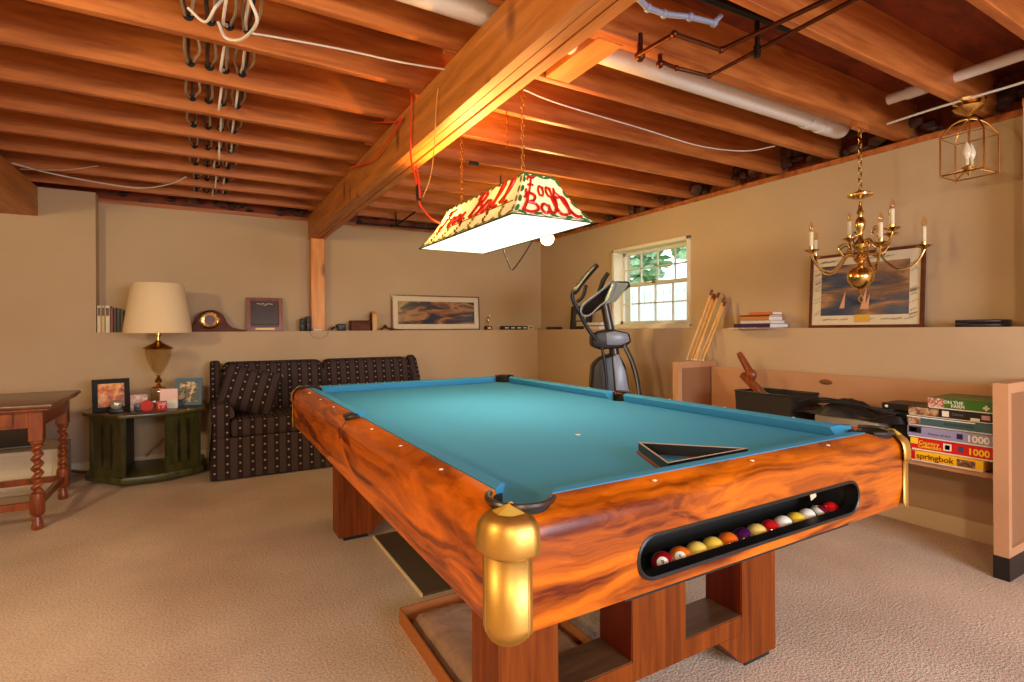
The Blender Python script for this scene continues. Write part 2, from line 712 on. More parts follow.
def frame_mat(xa, up, nrm, o):
    """matrix taking text x->xa, y->up, z->nrm at origin o"""
    m = Matrix.Identity(4)
    for i in range(3):
        m[i][0] = xa[i]
        m[i][1] = up[i]
        m[i][2] = nrm[i]
        m[i][3] = o[i]
    return m


# ================================================================== THE ROOM
X1, X2 = 3.60, 3.76      # right wall: lower face, recessed upper face
Y1, Y2 = 5.58, 5.74      # back wall: lower face, recessed upper face
LZ = 1.152               # ledge height
JZ = 2.32                # underside of joists
XL, YR = -3.4, -2.5      # left wall, rear wall
JT = 2.555               # underside of subfloor
XJ = -0.775              # where the back niche starts
YN = 1.03                # where the right niche ends


def struct(name, mb, mat, smooth=False):
    return tag(mb.build(name, mat, None, smooth), kind='structure')


struct('floor', MB().box(XL - .1, 4.2, YR - .1, 6.1, -0.1, 0), M['carpet'])
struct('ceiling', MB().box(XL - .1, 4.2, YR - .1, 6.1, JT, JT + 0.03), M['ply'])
# back wall: thick lower part with a ledge, thin recessed upper part, flush part on the left
b = MB().box(XL, 4.0, Y1, 6.0, 0, LZ).box(XL, XJ, Y1, 6.0, LZ, JZ)
b.box(XJ, 4.0, Y2, 6.0, LZ, 2.29)
struct('wall_back', b, M['wall'])
# right wall with a window opening
WY0, WY1, WZ0, WZ1 = 3.30, 4.34, 1.165, 1.985
b = MB().box(X1, 4.0, YR, Y1, 0, LZ).box(X1, 4.0, YR, YN, LZ, 2.29)
b.box(X2, 4.0, YN, WY0, LZ, 2.29).box(X2, 4.0, WY1, Y2, LZ, 2.29)
b.box(X2, 4.0, WY0, WY1, LZ, WZ0).box(X2, 4.0, WY0, WY1, WZ1, 2.29)
struct('wall_right', b, M['wall'])
struct('wall_left', MB().box(XL - .1, XL, YR, 6.0, 0, JT), M['wall'])
b = MB().box(XL, 0.5, YR - .1, YR, 0, JT).box(2.7, 4.0, YR - .1, YR, 0, JT).box(0.5, 2.7, YR - .1, YR, 0, 0.7).box(0.5, 2.7, YR - .1, YR, 2.0, JT)
struct('wall_rear', b, M['wall'])
# rim framing above the walls, closing the joist ends
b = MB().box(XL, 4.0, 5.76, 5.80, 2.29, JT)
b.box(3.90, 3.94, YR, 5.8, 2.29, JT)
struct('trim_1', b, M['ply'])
b = MB().box(XJ, 4.0, Y2 - 0.012, Y2 + .12, 2.27, 2.305)
b.box(X2 - .012, X2 + .12, YN, Y2, 2.27, 2.305).box(X1 - .012, X1 + .12, YR, YN, 2.27, 2.305)
struct('trim_2', b, M['joist'])
struct('baseboard_back', MB().box(XL, X1, Y1 - .015, Y1, 0, 0.085).bevel(0.004, 1), M['cream'])
struct('baseboard_right', MB().box(X1 - .016, X1, YR, Y1 - .015, 0, 0.105).bevel(0.004, 1), M['cream'])
# pinkish batt insulation stuffed at the right rim
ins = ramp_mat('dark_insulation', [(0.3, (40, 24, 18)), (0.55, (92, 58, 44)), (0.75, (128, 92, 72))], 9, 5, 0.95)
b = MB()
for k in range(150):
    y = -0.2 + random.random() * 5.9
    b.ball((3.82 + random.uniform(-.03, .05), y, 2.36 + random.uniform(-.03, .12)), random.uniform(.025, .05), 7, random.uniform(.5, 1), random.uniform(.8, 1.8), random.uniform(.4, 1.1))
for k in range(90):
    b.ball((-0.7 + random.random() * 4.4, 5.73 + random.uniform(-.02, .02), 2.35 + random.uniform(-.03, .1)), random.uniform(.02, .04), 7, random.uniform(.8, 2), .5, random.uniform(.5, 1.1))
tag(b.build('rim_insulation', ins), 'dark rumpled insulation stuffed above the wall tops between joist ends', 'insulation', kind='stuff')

# ------------------------------------------------------------------ window
w = thing('window_1', (X2, (WY0 + WY1) / 2, WZ0), None, None)
tag(w, kind='structure')
hw, hh = (WY1 - WY0) / 2, WZ1 - WZ0
b = MB()
T = 0.035
b.box(-.022, .13, -hw, -hw + T, 0, hh).box(-.022, .13, hw - T, hw, 0, hh)
b.box(-.022, .13, -hw, hw, hh - T, hh).box(-.03, .13, -hw, hw, 0, T)
b.bevel(0.004, 1).build('window_frame', M['trim'], w)
b = MB()
b.box(-.05, .0, -hw - .03, hw + .03, -.012, 0.012).bevel(0.004, 1).build('window_sill', M['trim'], w)


def sash(x, z0, z1, nm):
    s = MB()
    a, c = -hw + T, hw - T
    r = 0.032
    s.box(x, x + .03, a, a + r, z0, z1).box(x, x + .03, c - r, c, z0, z1)
    s.box(x, x + .03, a, c, z0, z0 + r).box(x, x + .03, a, c, z1 - r, z1)
    for k in range(1, 4):
        yy = a + r + (c - a - 2 * r) * k / 4
        s.box(x + .006, x + .024, yy - .006, yy + .006, z0 + r, z1 - r)
    zz = (z0 + z1) / 2
    s.box(x + .006, x + .024, a + r, c - r, zz - .006, zz + .006)
    o = s.build(nm, M['windowp'], w, smooth=False)
    g = MB().quad((x + .0145, a + .01, z0 + .01), (x + .0145, c - .01, z0 + .01), (x + .0145, c - .01, z1 - .01), (x + .0145, a + .01, z1 - .01)).build('window_pane', M['glass'], o, smooth=False)


mid = 0.44
sash(.075, T, mid + .016, 'lower_sash')
sash(.04 + .068, mid - .016, hh - T, 'upper_sash')
MB().box(.06, .076, -.02, .02, mid, mid + .02).build('sash_lock', M['brushed'], w)

# outside: lawn bank, white fence, shrubs
tag(MB().box(4.0, 22, -12, 26, 0.9, 0.98).build('lawn', ramp_mat('grass_green', [(.3, (70, 104, 44)), (.7, (128, 156, 84))], 14, 5, .9)), 'sunlit lawn outside the basement window', 'lawn', kind='structure')
fence = thing('picket_fence', (7.2, 8.0, .98), 'pale fence of upright boards seen through the lower window panes', 'fence')
MB().box(.02, .06, -6, 8, .25, .33).box(.02, .06, -6, 8, .80, .88).build('rail', M['white'], fence)
b = MB()
for k in range(88):
    b.box(0, .02, -6 + k * .16, -6 + k * .16 + .135, 0.03, 0.98)
b.build('fence_boards', plain('white_fence_paint', (238, 238, 236), .6), fence, False)
leafm = [ramp_mat('leaf_green_%s' % n, [(.3, c1), (.7, c2)], 9, 5, .8) for n, c1, c2 in (('deep', (104, 150, 100), (190, 214, 170)), ('light', (130, 178, 136), (214, 234, 196)))]


def shrub(name, c, r, h, mat, label):
    t = thing(name, (c[0], c[1], .98), label, 'tree', group='trees beyond the pale fence')
    MB().tube([(0, 0, 0), (.05, 0, h * .6)], [.09, .05], 8).build('trunk', plain('bark', (90, 72, 56), .9), t)
    f = MB()
    for k in range(190):
        d = Vector((random.gauss(0, 1), random.gauss(0, 1), random.gauss(0, 1))).normalized() * random.uniform(.5, 1.0)
        p = Vector((d.x * r, d.y * r, h * .65 + d.z * h * .38))
        q = Matrix.Rotation(random.uniform(0, 6.28), 3, 'Z') @ Matrix.Rotation(random.uniform(0, 3), 3, 'X')
        s = random.uniform(.14, .26)
        vs = [p + q @ Vector(v) * s for v in ((-1, 0, 0), (-.3, .55, .1), (.6, .5, 0), (1, 0, .1), (.5, -.5, 0), (-.4, -.5, .1))]
        f.bm.faces.new(f._v(vs))
    f.build('foliage', mat, t, False)


for k, (x, y, r, h) in enumerate([(10.5, 8.6, 1.0, 3.6), (10.9, 12.4, 1.3, 4.6), (10.0, 10.6, .9, 3.0), (12.0, 15.0, 1.4, 5.0)]):
    shrub('garden_tree', (x, y), r, h, leafm[k % 2], ['broad green tree beyond the fence at the right of the window', 'tall airy green tree beyond the fence in the middle panes', 'low pale green tree between two taller ones outside', 'tallest green tree beyond the fence at the left of the window'][k])

# ------------------------------------------------------------------ joists
JY = [5.39, 4.97, 4.55, 4.13, 3.71, 3.29, 2.87, 2.45, 2.03, 1.61, 1.19, .77, .35, -.07]
ords = ['hard against the back wall', 'second from the back wall', 'third from the back wall', 'fourth from the back wall', 'fifth from the back wall', 'sixth from the back wall',
        'seventh from the back wall', 'eighth from the back wall', 'ninth from the back wall', 'tenth from the back wall', 'eleventh from the back wall', 'twelfth from the back wall', 'second nearest the viewer', 'nearest the viewer']
for k, y in enumerate(JY):
    hgt = JT - JZ
    jx0, jx1 = XL, 1.10
    L_ = jx1 - jx0
    o = MB().box(-L_ / 2, L_ / 2, -.019, .019, 0, hgt).bevel(0.003, 1).build('ceiling_joist', M['joist'], None, loc=((jx0 + jx1) / 2, y, JZ))
    tag(o, 'pine ceiling joist left of the main beam, ' + ords[k], 'joist', 'pine joists left of the beam')
    jx0 = 0.88
    jx1 = 3.90
    w_ = .019
    if y in (1.61, 2.03):
        w_ = .036 if y == 1.61 else .019
    L_ = jx1 - jx0
    o = MB().box(-L_ / 2, L_ / 2, -w_, w_, 0, hgt).bevel(0.003, 1).build('ceiling_joist', M['joist'], None, loc=((jx0 + jx1) / 2, y + .04, JZ))
    tag(o, 'pine ceiling joist right of the main beam, ' + ords[k], 'joist', 'pine joists right of the beam')
# header parallel to the beam and short blocks
o = MB().box(-.07, .06, -.19, .19, -.004, .045).bevel(.003, 1).build('joist_header', M['beam'], None, loc=(1.44, 1.85, JZ))
tag(o, 'short flat pine block between two joists right of the beam, pipe running over it', 'wood block')
# main beam (three plies) + post
bt = thing('main_beam', (1.0, 0, 2.085), 'heavy built-up pine beam carrying the joists, running from the viewer to the post', 'beam')
for k, nm in enumerate(('beam_ply',) * 3):
    MB().box(-.072 + k * .049, -.072 + k * .049 + .046, -2.4, Y2 - .002, 0.004 if k == 1 else 0, .234).bevel(.003, 1).build(nm, M['beam'], bt)
pt = tag(MB().box(-.066, .066, -.045, .045, 0, 2.085 - LZ).bevel(.004, 1).build('support_post', M['post'], None, loc=(1.0, 5.66, LZ)), 'square orange pine post on the back ledge under the end of the main beam', 'post')
o = MB().box(-.12, .12, -3.5, 0, 0, .235).bevel(.004, 1).build('side_beam', M['beam'], None, loc=(-1.26, Y1 - .003, 2.085))
tag(o, 'pine beam at the far left whose squared end meets the back wall', 'beam')

# metal bridging struts between joists left of the beam
for k in range(3, 9):
    y = JY[k]
    o = MB().tube([(0, 0, 0), (0, .36, .19)], .011, 8).build('bridging_strut', M['galv'], None, loc=(.80, y - .40, JZ + .02))
    tag(o, 'grey metal strut left of the main beam, at the joist ' + ords[k + 1 if k + 1 < 14 else 13], 'strut', 'metal struts between the joists')
o = MB().box(0, .75, 0, .028, 0, .008).box(0, .75, 0, .004, 0, .02).build('metal_channel', M['galv'], None, loc=(-1.72, 3.66, JZ - .009))
tag(o, 'short grey metal channel strip fixed under the joists at far left', 'metal strip')

# electrical cable bundles woven through the left joists
bundX = [-.045, .03, .095, .165]
bnames = ['leftmost', 'second', 'third', 'rightmost']
cols = [[('grey', M['grey_cable']), ('black', M['black_cable']), ('pale', M['white_cable'])],
        [('thick black', M['black_cable']), ('grey', M['grey_cable'])],
        [('white', M['white_cable']), ('dull grey', M['grey_cable'])],
        [('grey', M['grey_cable']), ('pale', M['white_cable']), ('dark grey', M['black_cable']), ('beige', plain('beige_sheath', (176, 150, 112), .5))]]
LJ = sorted(JY)
for bi, x0 in enumerate(bundX):
    for ci, (cn, cm) in enumerate(cols[bi]):
        pts = []
        off = (ci - (len(cols[bi]) - 1) / 2) * .011
        sag = random.uniform(.02, .06) + (.05 if bi == 2 and ci == 0 else 0)
        for a, c in zip(LJ, LJ[1:]):
            z = JZ + .07
            pts.append((x0 + off, a, z + ci * .004))
            sg = sag * random.uniform(.5, 1.25) if a > 2.5 else sag * .8
            pts.append((x0 + off * 2.2 + random.uniform(-.014, .014), (a + c) / 2, z - sg))
        pts.append((x0 + off, 5.39, JZ + .07))
        r = .008 if 'thick' in cn else .0058
        o = MB().tube(spline(pts, 4), r, 6).build('electrical_cable', cm)
        tag(o, '%s cable of the %s bundle threaded through the left joists' % (cn, bnames[bi]), 'cable', 'cables threaded through the joists')
        if ci == 0:
            for y in JY[:-2]:
                q = MB().lathe([(.019, -.0005), (.019, .0005)], (0, 0, 0), 14, Matrix.Rotation(PI / 2, 3, 'X')).build('drilled_hole', M['blackm'], o, loc=(x0, y - .0202, JZ + .068))


def cable(name, pts, r, mat, label, cat='cable', n=6):
    return tag(MB().tube(spline(pts, n), r, 6).build(name, mat), label, cat)


zc = JZ - .012
cable('white_wire', [atZ(188, 8, 2.30), atZ(205, 22, 2.25), atZ(215, 8, 2.27), atZ(222, 0, 2.32)], .005, M['white_cable'], 'thick white cable looping out of the leftmost bundle near the top of the photo', n=8)
cable('white_wire', [atZ(218, 22, 2.31), atZ(226, 38, 2.28), atZ(242, 39, 2.26), atZ(257, 22, 2.26), atZ(250, 0, 2.31)], .006, M['white_cable'], 'thick white cable loop hanging below the nearest joists at the cable bundles', n=8)
cable('white_wire', [atZ(250, 33, zc), atZ(280, 38, zc), atZ(340, 49, zc), atZ(400, 62, zc), atZ(448, 70, zc)], .004, M['white_cable'], 'long white wire stapled under the joists from the cable loop to the main beam')
cable('white_wire', [atZ(12, 163, zc), atZ(45, 172, zc), atZ(95, 182, zc - .02), atZ(140, 188, zc - .03), atZ(170, 184, zc - .02), atZ(186, 177, zc)], .005, M['white_cable'], 'white wire drooping under the joists near the left wall corner')
cable('white_wire', [atZ(20, 169, zc), atZ(62, 170, zc - .01), atZ(98, 166, zc)], .003, M['white_cable'], 'thin short white wire above the drooping one at far left')
cable('white_wire', [atZ(520, 88, zc), atZ(560, 104, zc), atZ(640, 128, zc), atZ(700, 146, zc - .01), atZ(745, 151, zc), atZ(775, 146, zc)], .0035, M['white_cable'], 'thin white wire running under the right joists behind the lamp chains')
cable('white_wire', [atZ(887, 124, zc), atZ(930, 110, zc), atZ(970, 98, zc), atZ(1024, 82, zc), atZ(1060, 68, zc)], .006, M['white_cable'], 'white cable along the top of the right wall above the brass lantern')
# orange extension cord hooked over the main beam
cord = thing('extension_cord', tuple(atZ(410, 110, 2.2)), 'orange-red extension cord draped around the main beam and hanging to a black plug', 'cord')
o_ = Vector(cord.location)
P = [atZ(360, 130, 2.30), atX(345, 165, .90), atX(362, 158, .90), atX(385, 146, .905), atX(398, 115, .91), atX(412, 92, .915)]
MB().tube([p - o_ for p in spline([atX(350, 168, .90), atX(372, 160, .90), atX(388, 140, .905), atX(402, 118, .905), atX(394, 122, .905), atX(372, 122, .90)], 7)], .005, 7).build('cord_loop', M['orange_cord'], cord)
hang = [atX(412, 94, .915), atX(411, 130, .914), atX(411, 158, .914), atX(416, 180, .92), atX(419, 198, .93)]
MB().tube([p - o_ for p in spline(hang, 6)], .005, 7).build('hanging_length', M['orange_cord'], cord)
MB().tube([p - o_ for p in spline([atX(416, 166, .93), atX(419, 182, .93), atX(420, 198, .93)], 6)], .005, 7).build('second_length', M['orange_cord'], cord)
tail = [atX(418, 196, .93), atX(421, 206, .95), atX(432, 219, 1.0), atY(447, 226, 2.78)]
MB().tube([p - o_ for p in spline(tail, 6)], .005, 7).build('tail_length', M['orange_cord'], cord)
p = atX(418.5, 191, .93) - o_
MB().tube([p + Vector((0, 0, .035)), p + Vector((0, 0, .02)), p + Vector((.003, 0, -.045))], [.008, .015, .013], 10).build('plug', M['blackm'], cord)
cable('pale_string', [atX(438, 88, .915), atX(436, 110, .915), atX(434, 150, .915), atX(430, 178, .95), atX(423, 197, .94)], .0022, M['tan_wood'], 'pale thin string hanging down the side of the main beam next to the orange cord', 'string')

# ------------------------------------------------------------------ pipes
py = 1.83
pipe = thing('drain_pipe', (1.2, py, 2.385), 'wide white plastic drain pipe running between two joists over the beam to the right wall', 'pipe')
MB().tube([(-2.4, 0, -.0), (2.0, 0, -.0)], .054, 20).build('pipe_run', M['pvc'], pipe)
MB().tube([(2.0, 0, 0), (2.14, 0, 0)], .062, 20).build('coupling', M['pvc'], pipe)
MB().tube([(1.86, 0, 0), (1.92, 0, 0)], .060, 20).build('coupling', M['pvc'], pipe)
MB().tube(spline([(2.1, 0, 0), (2.2, 0, -.005), (2.26, .03, .03), (2.27, .07, .10)], 5), .056, 18).tube([(1.95, 0, .02), (2.05, -.05, .05), (2.12, -.13, .08)], .038, 16).build('elbow_fitting', M['pvc'], pipe)
text_mesh('SCH 40  PVC 4 IN  DWV  NSF-dw  ASTM D 2665  SCH 40  PVC 4 IN  DWV', .034, plain('print_blue', (60, 70, 96), .6), pipe, 'printed_text',
          frame_mat((1, 0, 0), (0, math.sin(R(35)), math.cos(R(35))) and (0, .55, .835), (0, -.835, .55), (.95, -.0455, .031)), extrude=.0004)
sp = thing('small_pipe', (3.33, 1.1, 2.43), 'narrow white plastic pipe passing through the joists beside the right wall', 'pipe')
MB().tube([(0, -1.3, 0), (0, .42, 0)], .028, 14).build('pipe_run', M['pvc'], sp)
MB().tube([(0, .24, 0), (0, .33, 0)], .034, 14).build('coupling', M['pvc'], sp)


def pipe3(name, pts, r, mat, label, fit=None):
    t = thing(name, tuple(pts[0]), label, 'pipe')
    o = Vector(t.location)
    MB().tube([p - o for p in pts], r, 10).build('pipe_run', mat, t)
    for p in pts[1:-1]:
        MB().ball(p - o, r * 1.5, 10).build('elbow_fitting', mat, t)
    return t, o


t, o = pipe3('copper_pipe', [atZ(636, 56, 2.27), atZ(674, 34, 2.27), atZ(721, 50, 2.27), atZ(860, -16, 2.27)], .0095, M['copper'], 'dark copper pipe with two bends under the joists, farther from the right wall')
q = atZ(640, 56, 2.27) - o
MB().ball(q, .022, 10).tube([q, q + Vector((0, 0, .09))], .012, 8).tube([q, q + Vector((0, 0, -.02))], .012, 8).build('valve', M['copper'], t)
t, o = pipe3('copper_pipe', [atZ(662, 62, 2.30), atZ(676, 68, 2.27), atZ(709, 76, 2.27), atZ(880, -14, 2.27)], .0085, M['copper'], 'dark copper pipe with a small brass valve, running just below the other one')
q = atZ(660, 64, 2.28) - o
MB().ball(q, .018, 10).tube([q, q + Vector((0, 0, .08))], .010, 8).build('valve', M['copper'], t)
t, o = pipe3('iron_pipe', [atZ(650, -24, 2.40), atZ(791, 30, 2.40)], .017, M['iron'], 'black iron pipe between joists with a short capped drop')
q = atZ(757, 18, 2.40) - o
MB().tube([q, q + Vector((0, 0, -.145))], .010, 10).tube([q + Vector((0, 0, -.11)), q + Vector((0, 0, -.155))], .014, 10).build('capped_drop', M['iron'], t)
q2 = atZ(791, 30, 2.40) - o
MB().ball(q2, .022, 10).build('end_fitting', M['iron'], t)
t, o = pipe3('grey_conduit', [atZ(636, -4, 2.35), atZ(648, 8, 2.33), atZ(664, 14, 2.33), atZ(690, 17, 2.33), atZ(714, 23, 2.33), atZ(721, 15, 2.36)], .011, M['bluegrey'], 'bent pale grey conduit above the copper pipes at the top of the photo')

# small metal work under the far joists
t, o = pipe3('black_rod', [atY(356, 223, 5.35), atY(392, 226, 5.35), atY(430, 229, 5.35), atY(470, 231, 5.35)], .012, M['iron'], 'dark iron pipe hung below the farthest joists right of the post')
q = atY(396, 226, 5.35) - o
MB().tube([q, q + Vector((0, 0, .14))], .008, 8).tube([q, atY(415, 212, 4.9) - o], .009, 8).build('hanger', M['iron'], t)

# ================================================================== POOL TABLE
TX0, TX1, TY0, TY1 = .455, 1.955, .83, 3.42
ZB, ZT, ZC, ZF = .59, .80, .822, .782
cx0, cx1, cy0, cy1 = .525, 1.885, .893, 3.35      # crest lines (back of cushions)
NO = .048                                          # cushion depth
tcx, tcy = (TX0 + TX1) / 2, (TY0 + TY1) / 2
pool = thing('pool_table', (tcx, tcy, 0), 'large pool table with figured orange wood rails, brass corners and blue-green cloth', 'pool table')


def L3(x, y, z):
    return Vector((x - tcx, y - tcy, z))


def lb(mb, x0, x1, y0, y1, z0, z1):
    return mb.box(x0 - tcx, x1 - tcx, y0 - tcy, y1 - tcy, z0, z1)


# slot in the near end
SX0, SX1, SZ0, SZ1 = .785, 1.635, .625, .712
CC = .055   # corner cut


def rail_profile(sgn):
    """outside -> inside profile offsets (d from outer plane, z)"""
    return [(.012, ZB), (0, ZB + .07), (0.0, ZT - .035), (.006, ZT - .012), (.02, ZT + .004), (.045, ZC - .006), (.066, ZC), (.072, ZC - .03), (.072, ZB)]


# long side rails
for sx in (-1, 1):
    xo = TX0 if sx < 0 else TX1
    prof = [((xo - tcx) - sx * d, z) for d, z in rail_profile(sx)]
    MB().prism(prof, 1, TY0 + CC - tcy, TY1 - CC - tcy).build('side_rail', M['tabwoodY'], pool)
# far end rail
prof = [((TY1 - tcy) - d, z) for d, z in rail_profile(1)]
MB().prism(prof, 0, TX0 + CC - tcx, TX1 - CC - tcx).build('end_rail', M['tabwood'], pool)
# near end rail with stadium slot: build as grid face with hole
er = MB()
prn = [((TY0 - tcy) + d, z) for d, z in rail_profile(1)]


def slot_outline(n=10, grow=0.0):
    r = (SZ1 - SZ0) / 2 + grow
    zc_ = (SZ0 + SZ1) / 2
    pts = []
    for k in range(n + 1):
        a = PI / 2 + PI * k / n
        pts.append((SX0 + (SZ1 - SZ0) / 2 + r * math.cos(a), zc_ + r * math.sin(a)))
    for k in range(n + 1):
        a = -PI / 2 + PI * k / n
        pts.append((SX1 - (SZ1 - SZ0) / 2 + r * math.cos(a), zc_ + r * math.sin(a)))
    return pts


er.prism(prn, 0, TX0 + CC - tcx, TX1 - CC - tcx)
near_rail = er.build('end_rail', M['tabwood'], pool)
# black slot liner: lip ring and trough
so = slot_outline(10, .002)
b = MB()
b.tube([L3(x, TY0 + .001, z) for x, z in so], .005, 6, closed=True)
b.build('ball_return_lip', M['black'], pool)
b = MB()
so2 = slot_outline(10, -.0008)
for (xa_, za_), (xb_, zb_) in zip(so2, so2[1:] + so2[:1]):
    b.quad(L3(xa_, TY0 + .003, za_), L3(xb_, TY0 + .003, zb_), L3(xb_, TY0 + .034, zb_), L3(xa_, TY0 + .034, za_))
b.build('slot_lining', M['black'], pool)
b = MB()
lb(b, SX0 - .01, SX1 + .01, TY0 + .034, TY0 + .19, .570, .576)
lb(b, SX0 - .01, SX1 + .01, TY0 + .18, TY0 + .19, .575, .73)
lb(b, SX0 - .01, SX0, TY0 + .031, TY0 + .19, .575, .73)
lb(b, SX1, SX1 + .01, TY0 + .031, TY0 + .19, .575, .73)
lb(b, SX0 - .01, SX1 + .01, TY0 + .031, TY0 + .19, .722, .73)
lb(b, SX0, SX1, TY0 + .034, TY0 + .037, .575, SZ0 - .001)
b.build('ball_return_trough', M['blackm'], pool, False)
# slate/bed, underside
b = MB()
lb(b, cx0 + .01, cx1 - .01, cy0 + .01, cy1 - .01, ZF - .03, ZF)
b.build('playing_cloth', M['felt'], pool, False)
b = MB()
lb(b, TX0 + .07, TX1 - .07, TY0 + .2, TY1 - .07, .70, .75)
lb(b, TX0 + .075, TX0 + .09, TY0 + .07, TY1 - .07, .60, .75)
lb(b, TX1 - .09, TX1 - .075, TY0 + .07, TY1 - .07, .60, .75)
b.build('bed_frame', M['redwood'], pool, False)
# cushions: six, with mitred ends at the pockets
pcr = .085   # corner pocket half mouth along the rail
psd = .052
ymid = (cy0 + cy1) / 2


def cushion(p0, p1, inward, c0, c1):
    """p0->p1 along the crest; c0,c1 mitre run at each end"""
    p0, p1, inward = Vector(p0), Vector(p1), Vector(inward)
    d = (p1 - p0).normalized()
    sec = [(0, ZC + .001), (NO * .55, ZC + .002), (NO, ZC - .006), (NO - .010, ZF + .012), (NO - .018, ZF + .001), (0, ZF)]
    A, B = [], []
    for w_, z in sec:
        A.append(L3(*((p0 + inward * w_ + d * (c0 * w_ / NO)).xy), z))
        B.append(L3(*((p1 + inward * w_ - d * (c1 * w_ / NO)).xy), z))
    m = MB()
    VA, VB = m._v(A), m._v(B)
    n = len(sec)
    m.bm.faces.new(VA)
    m.bm.faces.new(list(reversed(VB)))
    for k in range(n):
        m.bm.faces.new((VA[k], VB[k], VB[(k + 1) % n], VA[(k + 1) % n]))
    m.build('cushion', M['felt'], pool)


for x, sg in ((cx0, 1), (cx1, -1)):
    cushion((x, cy0 + pcr, 0), (x, ymid - psd, 0), (sg, 0, 0), .045, .018)
    cushion((x, ymid + psd, 0), (x, cy1 - pcr, 0), (sg, 0, 0), .018, .045)
cushion((cx0 + pcr, cy0, 0), (cx1 - pcr, cy0, 0), (0, 1, 0), .045, .045)
cushion((cx0 + pcr, cy1, 0), (cx1 - pcr, cy1, 0), (0, -1, 0), .045, .045)


# pockets: dark rim arcs and leather cup walls
def pocket(cx, cy, r, a0, a1, nm='pocket'):
    arc = [(cx + r * math.cos(a), cy + r * math.sin(a)) for a in [a0 + (a1 - a0) * k / 14 for k in range(15)]]
    m = MB()
    m.tube([L3(x, y, ZC - .001) for x, y in arc], .0065, 8)
    o = m.build(nm, plain('brown_pocket_rubber', (48, 34, 28), .35), pool)
    if nm == 'corner_pocket':
        a0, a1 = a0 - R(34), a1 + R(34)
    else:
        a0, a1 = a0 - R(18), a1 + R(18)
    arc = [(cx + r * .97 * math.cos(a), cy + r * .97 * math.sin(a)) for a in [a0 + (a1 - a0) * k / 20 for k in range(21)]]
    m = MB()
    n = len(arc)
    top = m._v([L3(x, y, ZC - (.002 if 4 <= i_ <= 16 or nm != 'corner_pocket' else .010)) for i_, (x, y) in enumerate(arc)])
    bot = m._v([L3(cx + (x - cx) * .9, cy + (y - cy) * .9, ZF - .06) for x, y in arc])
    for k in range(n - 1):
        m.bm.faces.new((top[k], top[k + 1], bot[k + 1], bot[k]))
    m.build('pocket_liner', M['blackm'], o)
    MB().lathe([(r * .93, ZF - .068), (r * .93, ZF - .062)], L3(cx, cy, 0), 24).build('pocket_floor', M['blackm'], o, False)


for px_, py_, a in ((cx0, cy0, 225), (cx1, cy0, 315), (cx1, cy1, 45), (cx0, cy1, 135)):
    sx = 1 if px_ == cx0 else -1
    sy = 1 if py_ == cy0 else -1
    pocket(px_ + sx * .022, py_ + sy * .022, .066, R(a - 96), R(a + 96), 'corner_pocket')
for px_, a in ((cx0, 180), (cx1, 0)):
    sg = 1 if px_ == cx0 else -1
    pocket(px_ - sg * .0, ymid, .052, R(a - 85), R(a + 85), 'side_pocket')


def cut(obj, cyls, m=None):
    if m is None:
        m = MB()
        for x, y, rr in cyls:
            m.lathe([(rr, .5), (rr, 1.0)], L3(x, y, 0), 28)
    c = m.build('cutter', None, None, False)
    c.location = pool.location
    md = obj.modifiers.new('cut', 'BOOLEAN')
    md.operation = 'DIFFERENCE'
    md.solver = 'EXACT'
    md.object = c
    bpy.context.view_layer.update()
    dg = bpy.context.evaluated_depsgraph_get()
    me = bpy.data.meshes.new_from_object(obj.evaluated_get(dg))
    obj.modifiers.clear()
    old = obj.data
    obj.data = me
    bpy.data.meshes.remove(old)
    bpy.data.objects.remove(c)


PK = [(cx0 + .022, cy0 + .022, .064), (cx1 - .022, cy0 + .022, .064), (cx1 - .022, cy1 - .022, .064), (cx0 + .022, cy1 - .022, .064), (cx0, ymid, .050), (cx1, ymid, .050)]


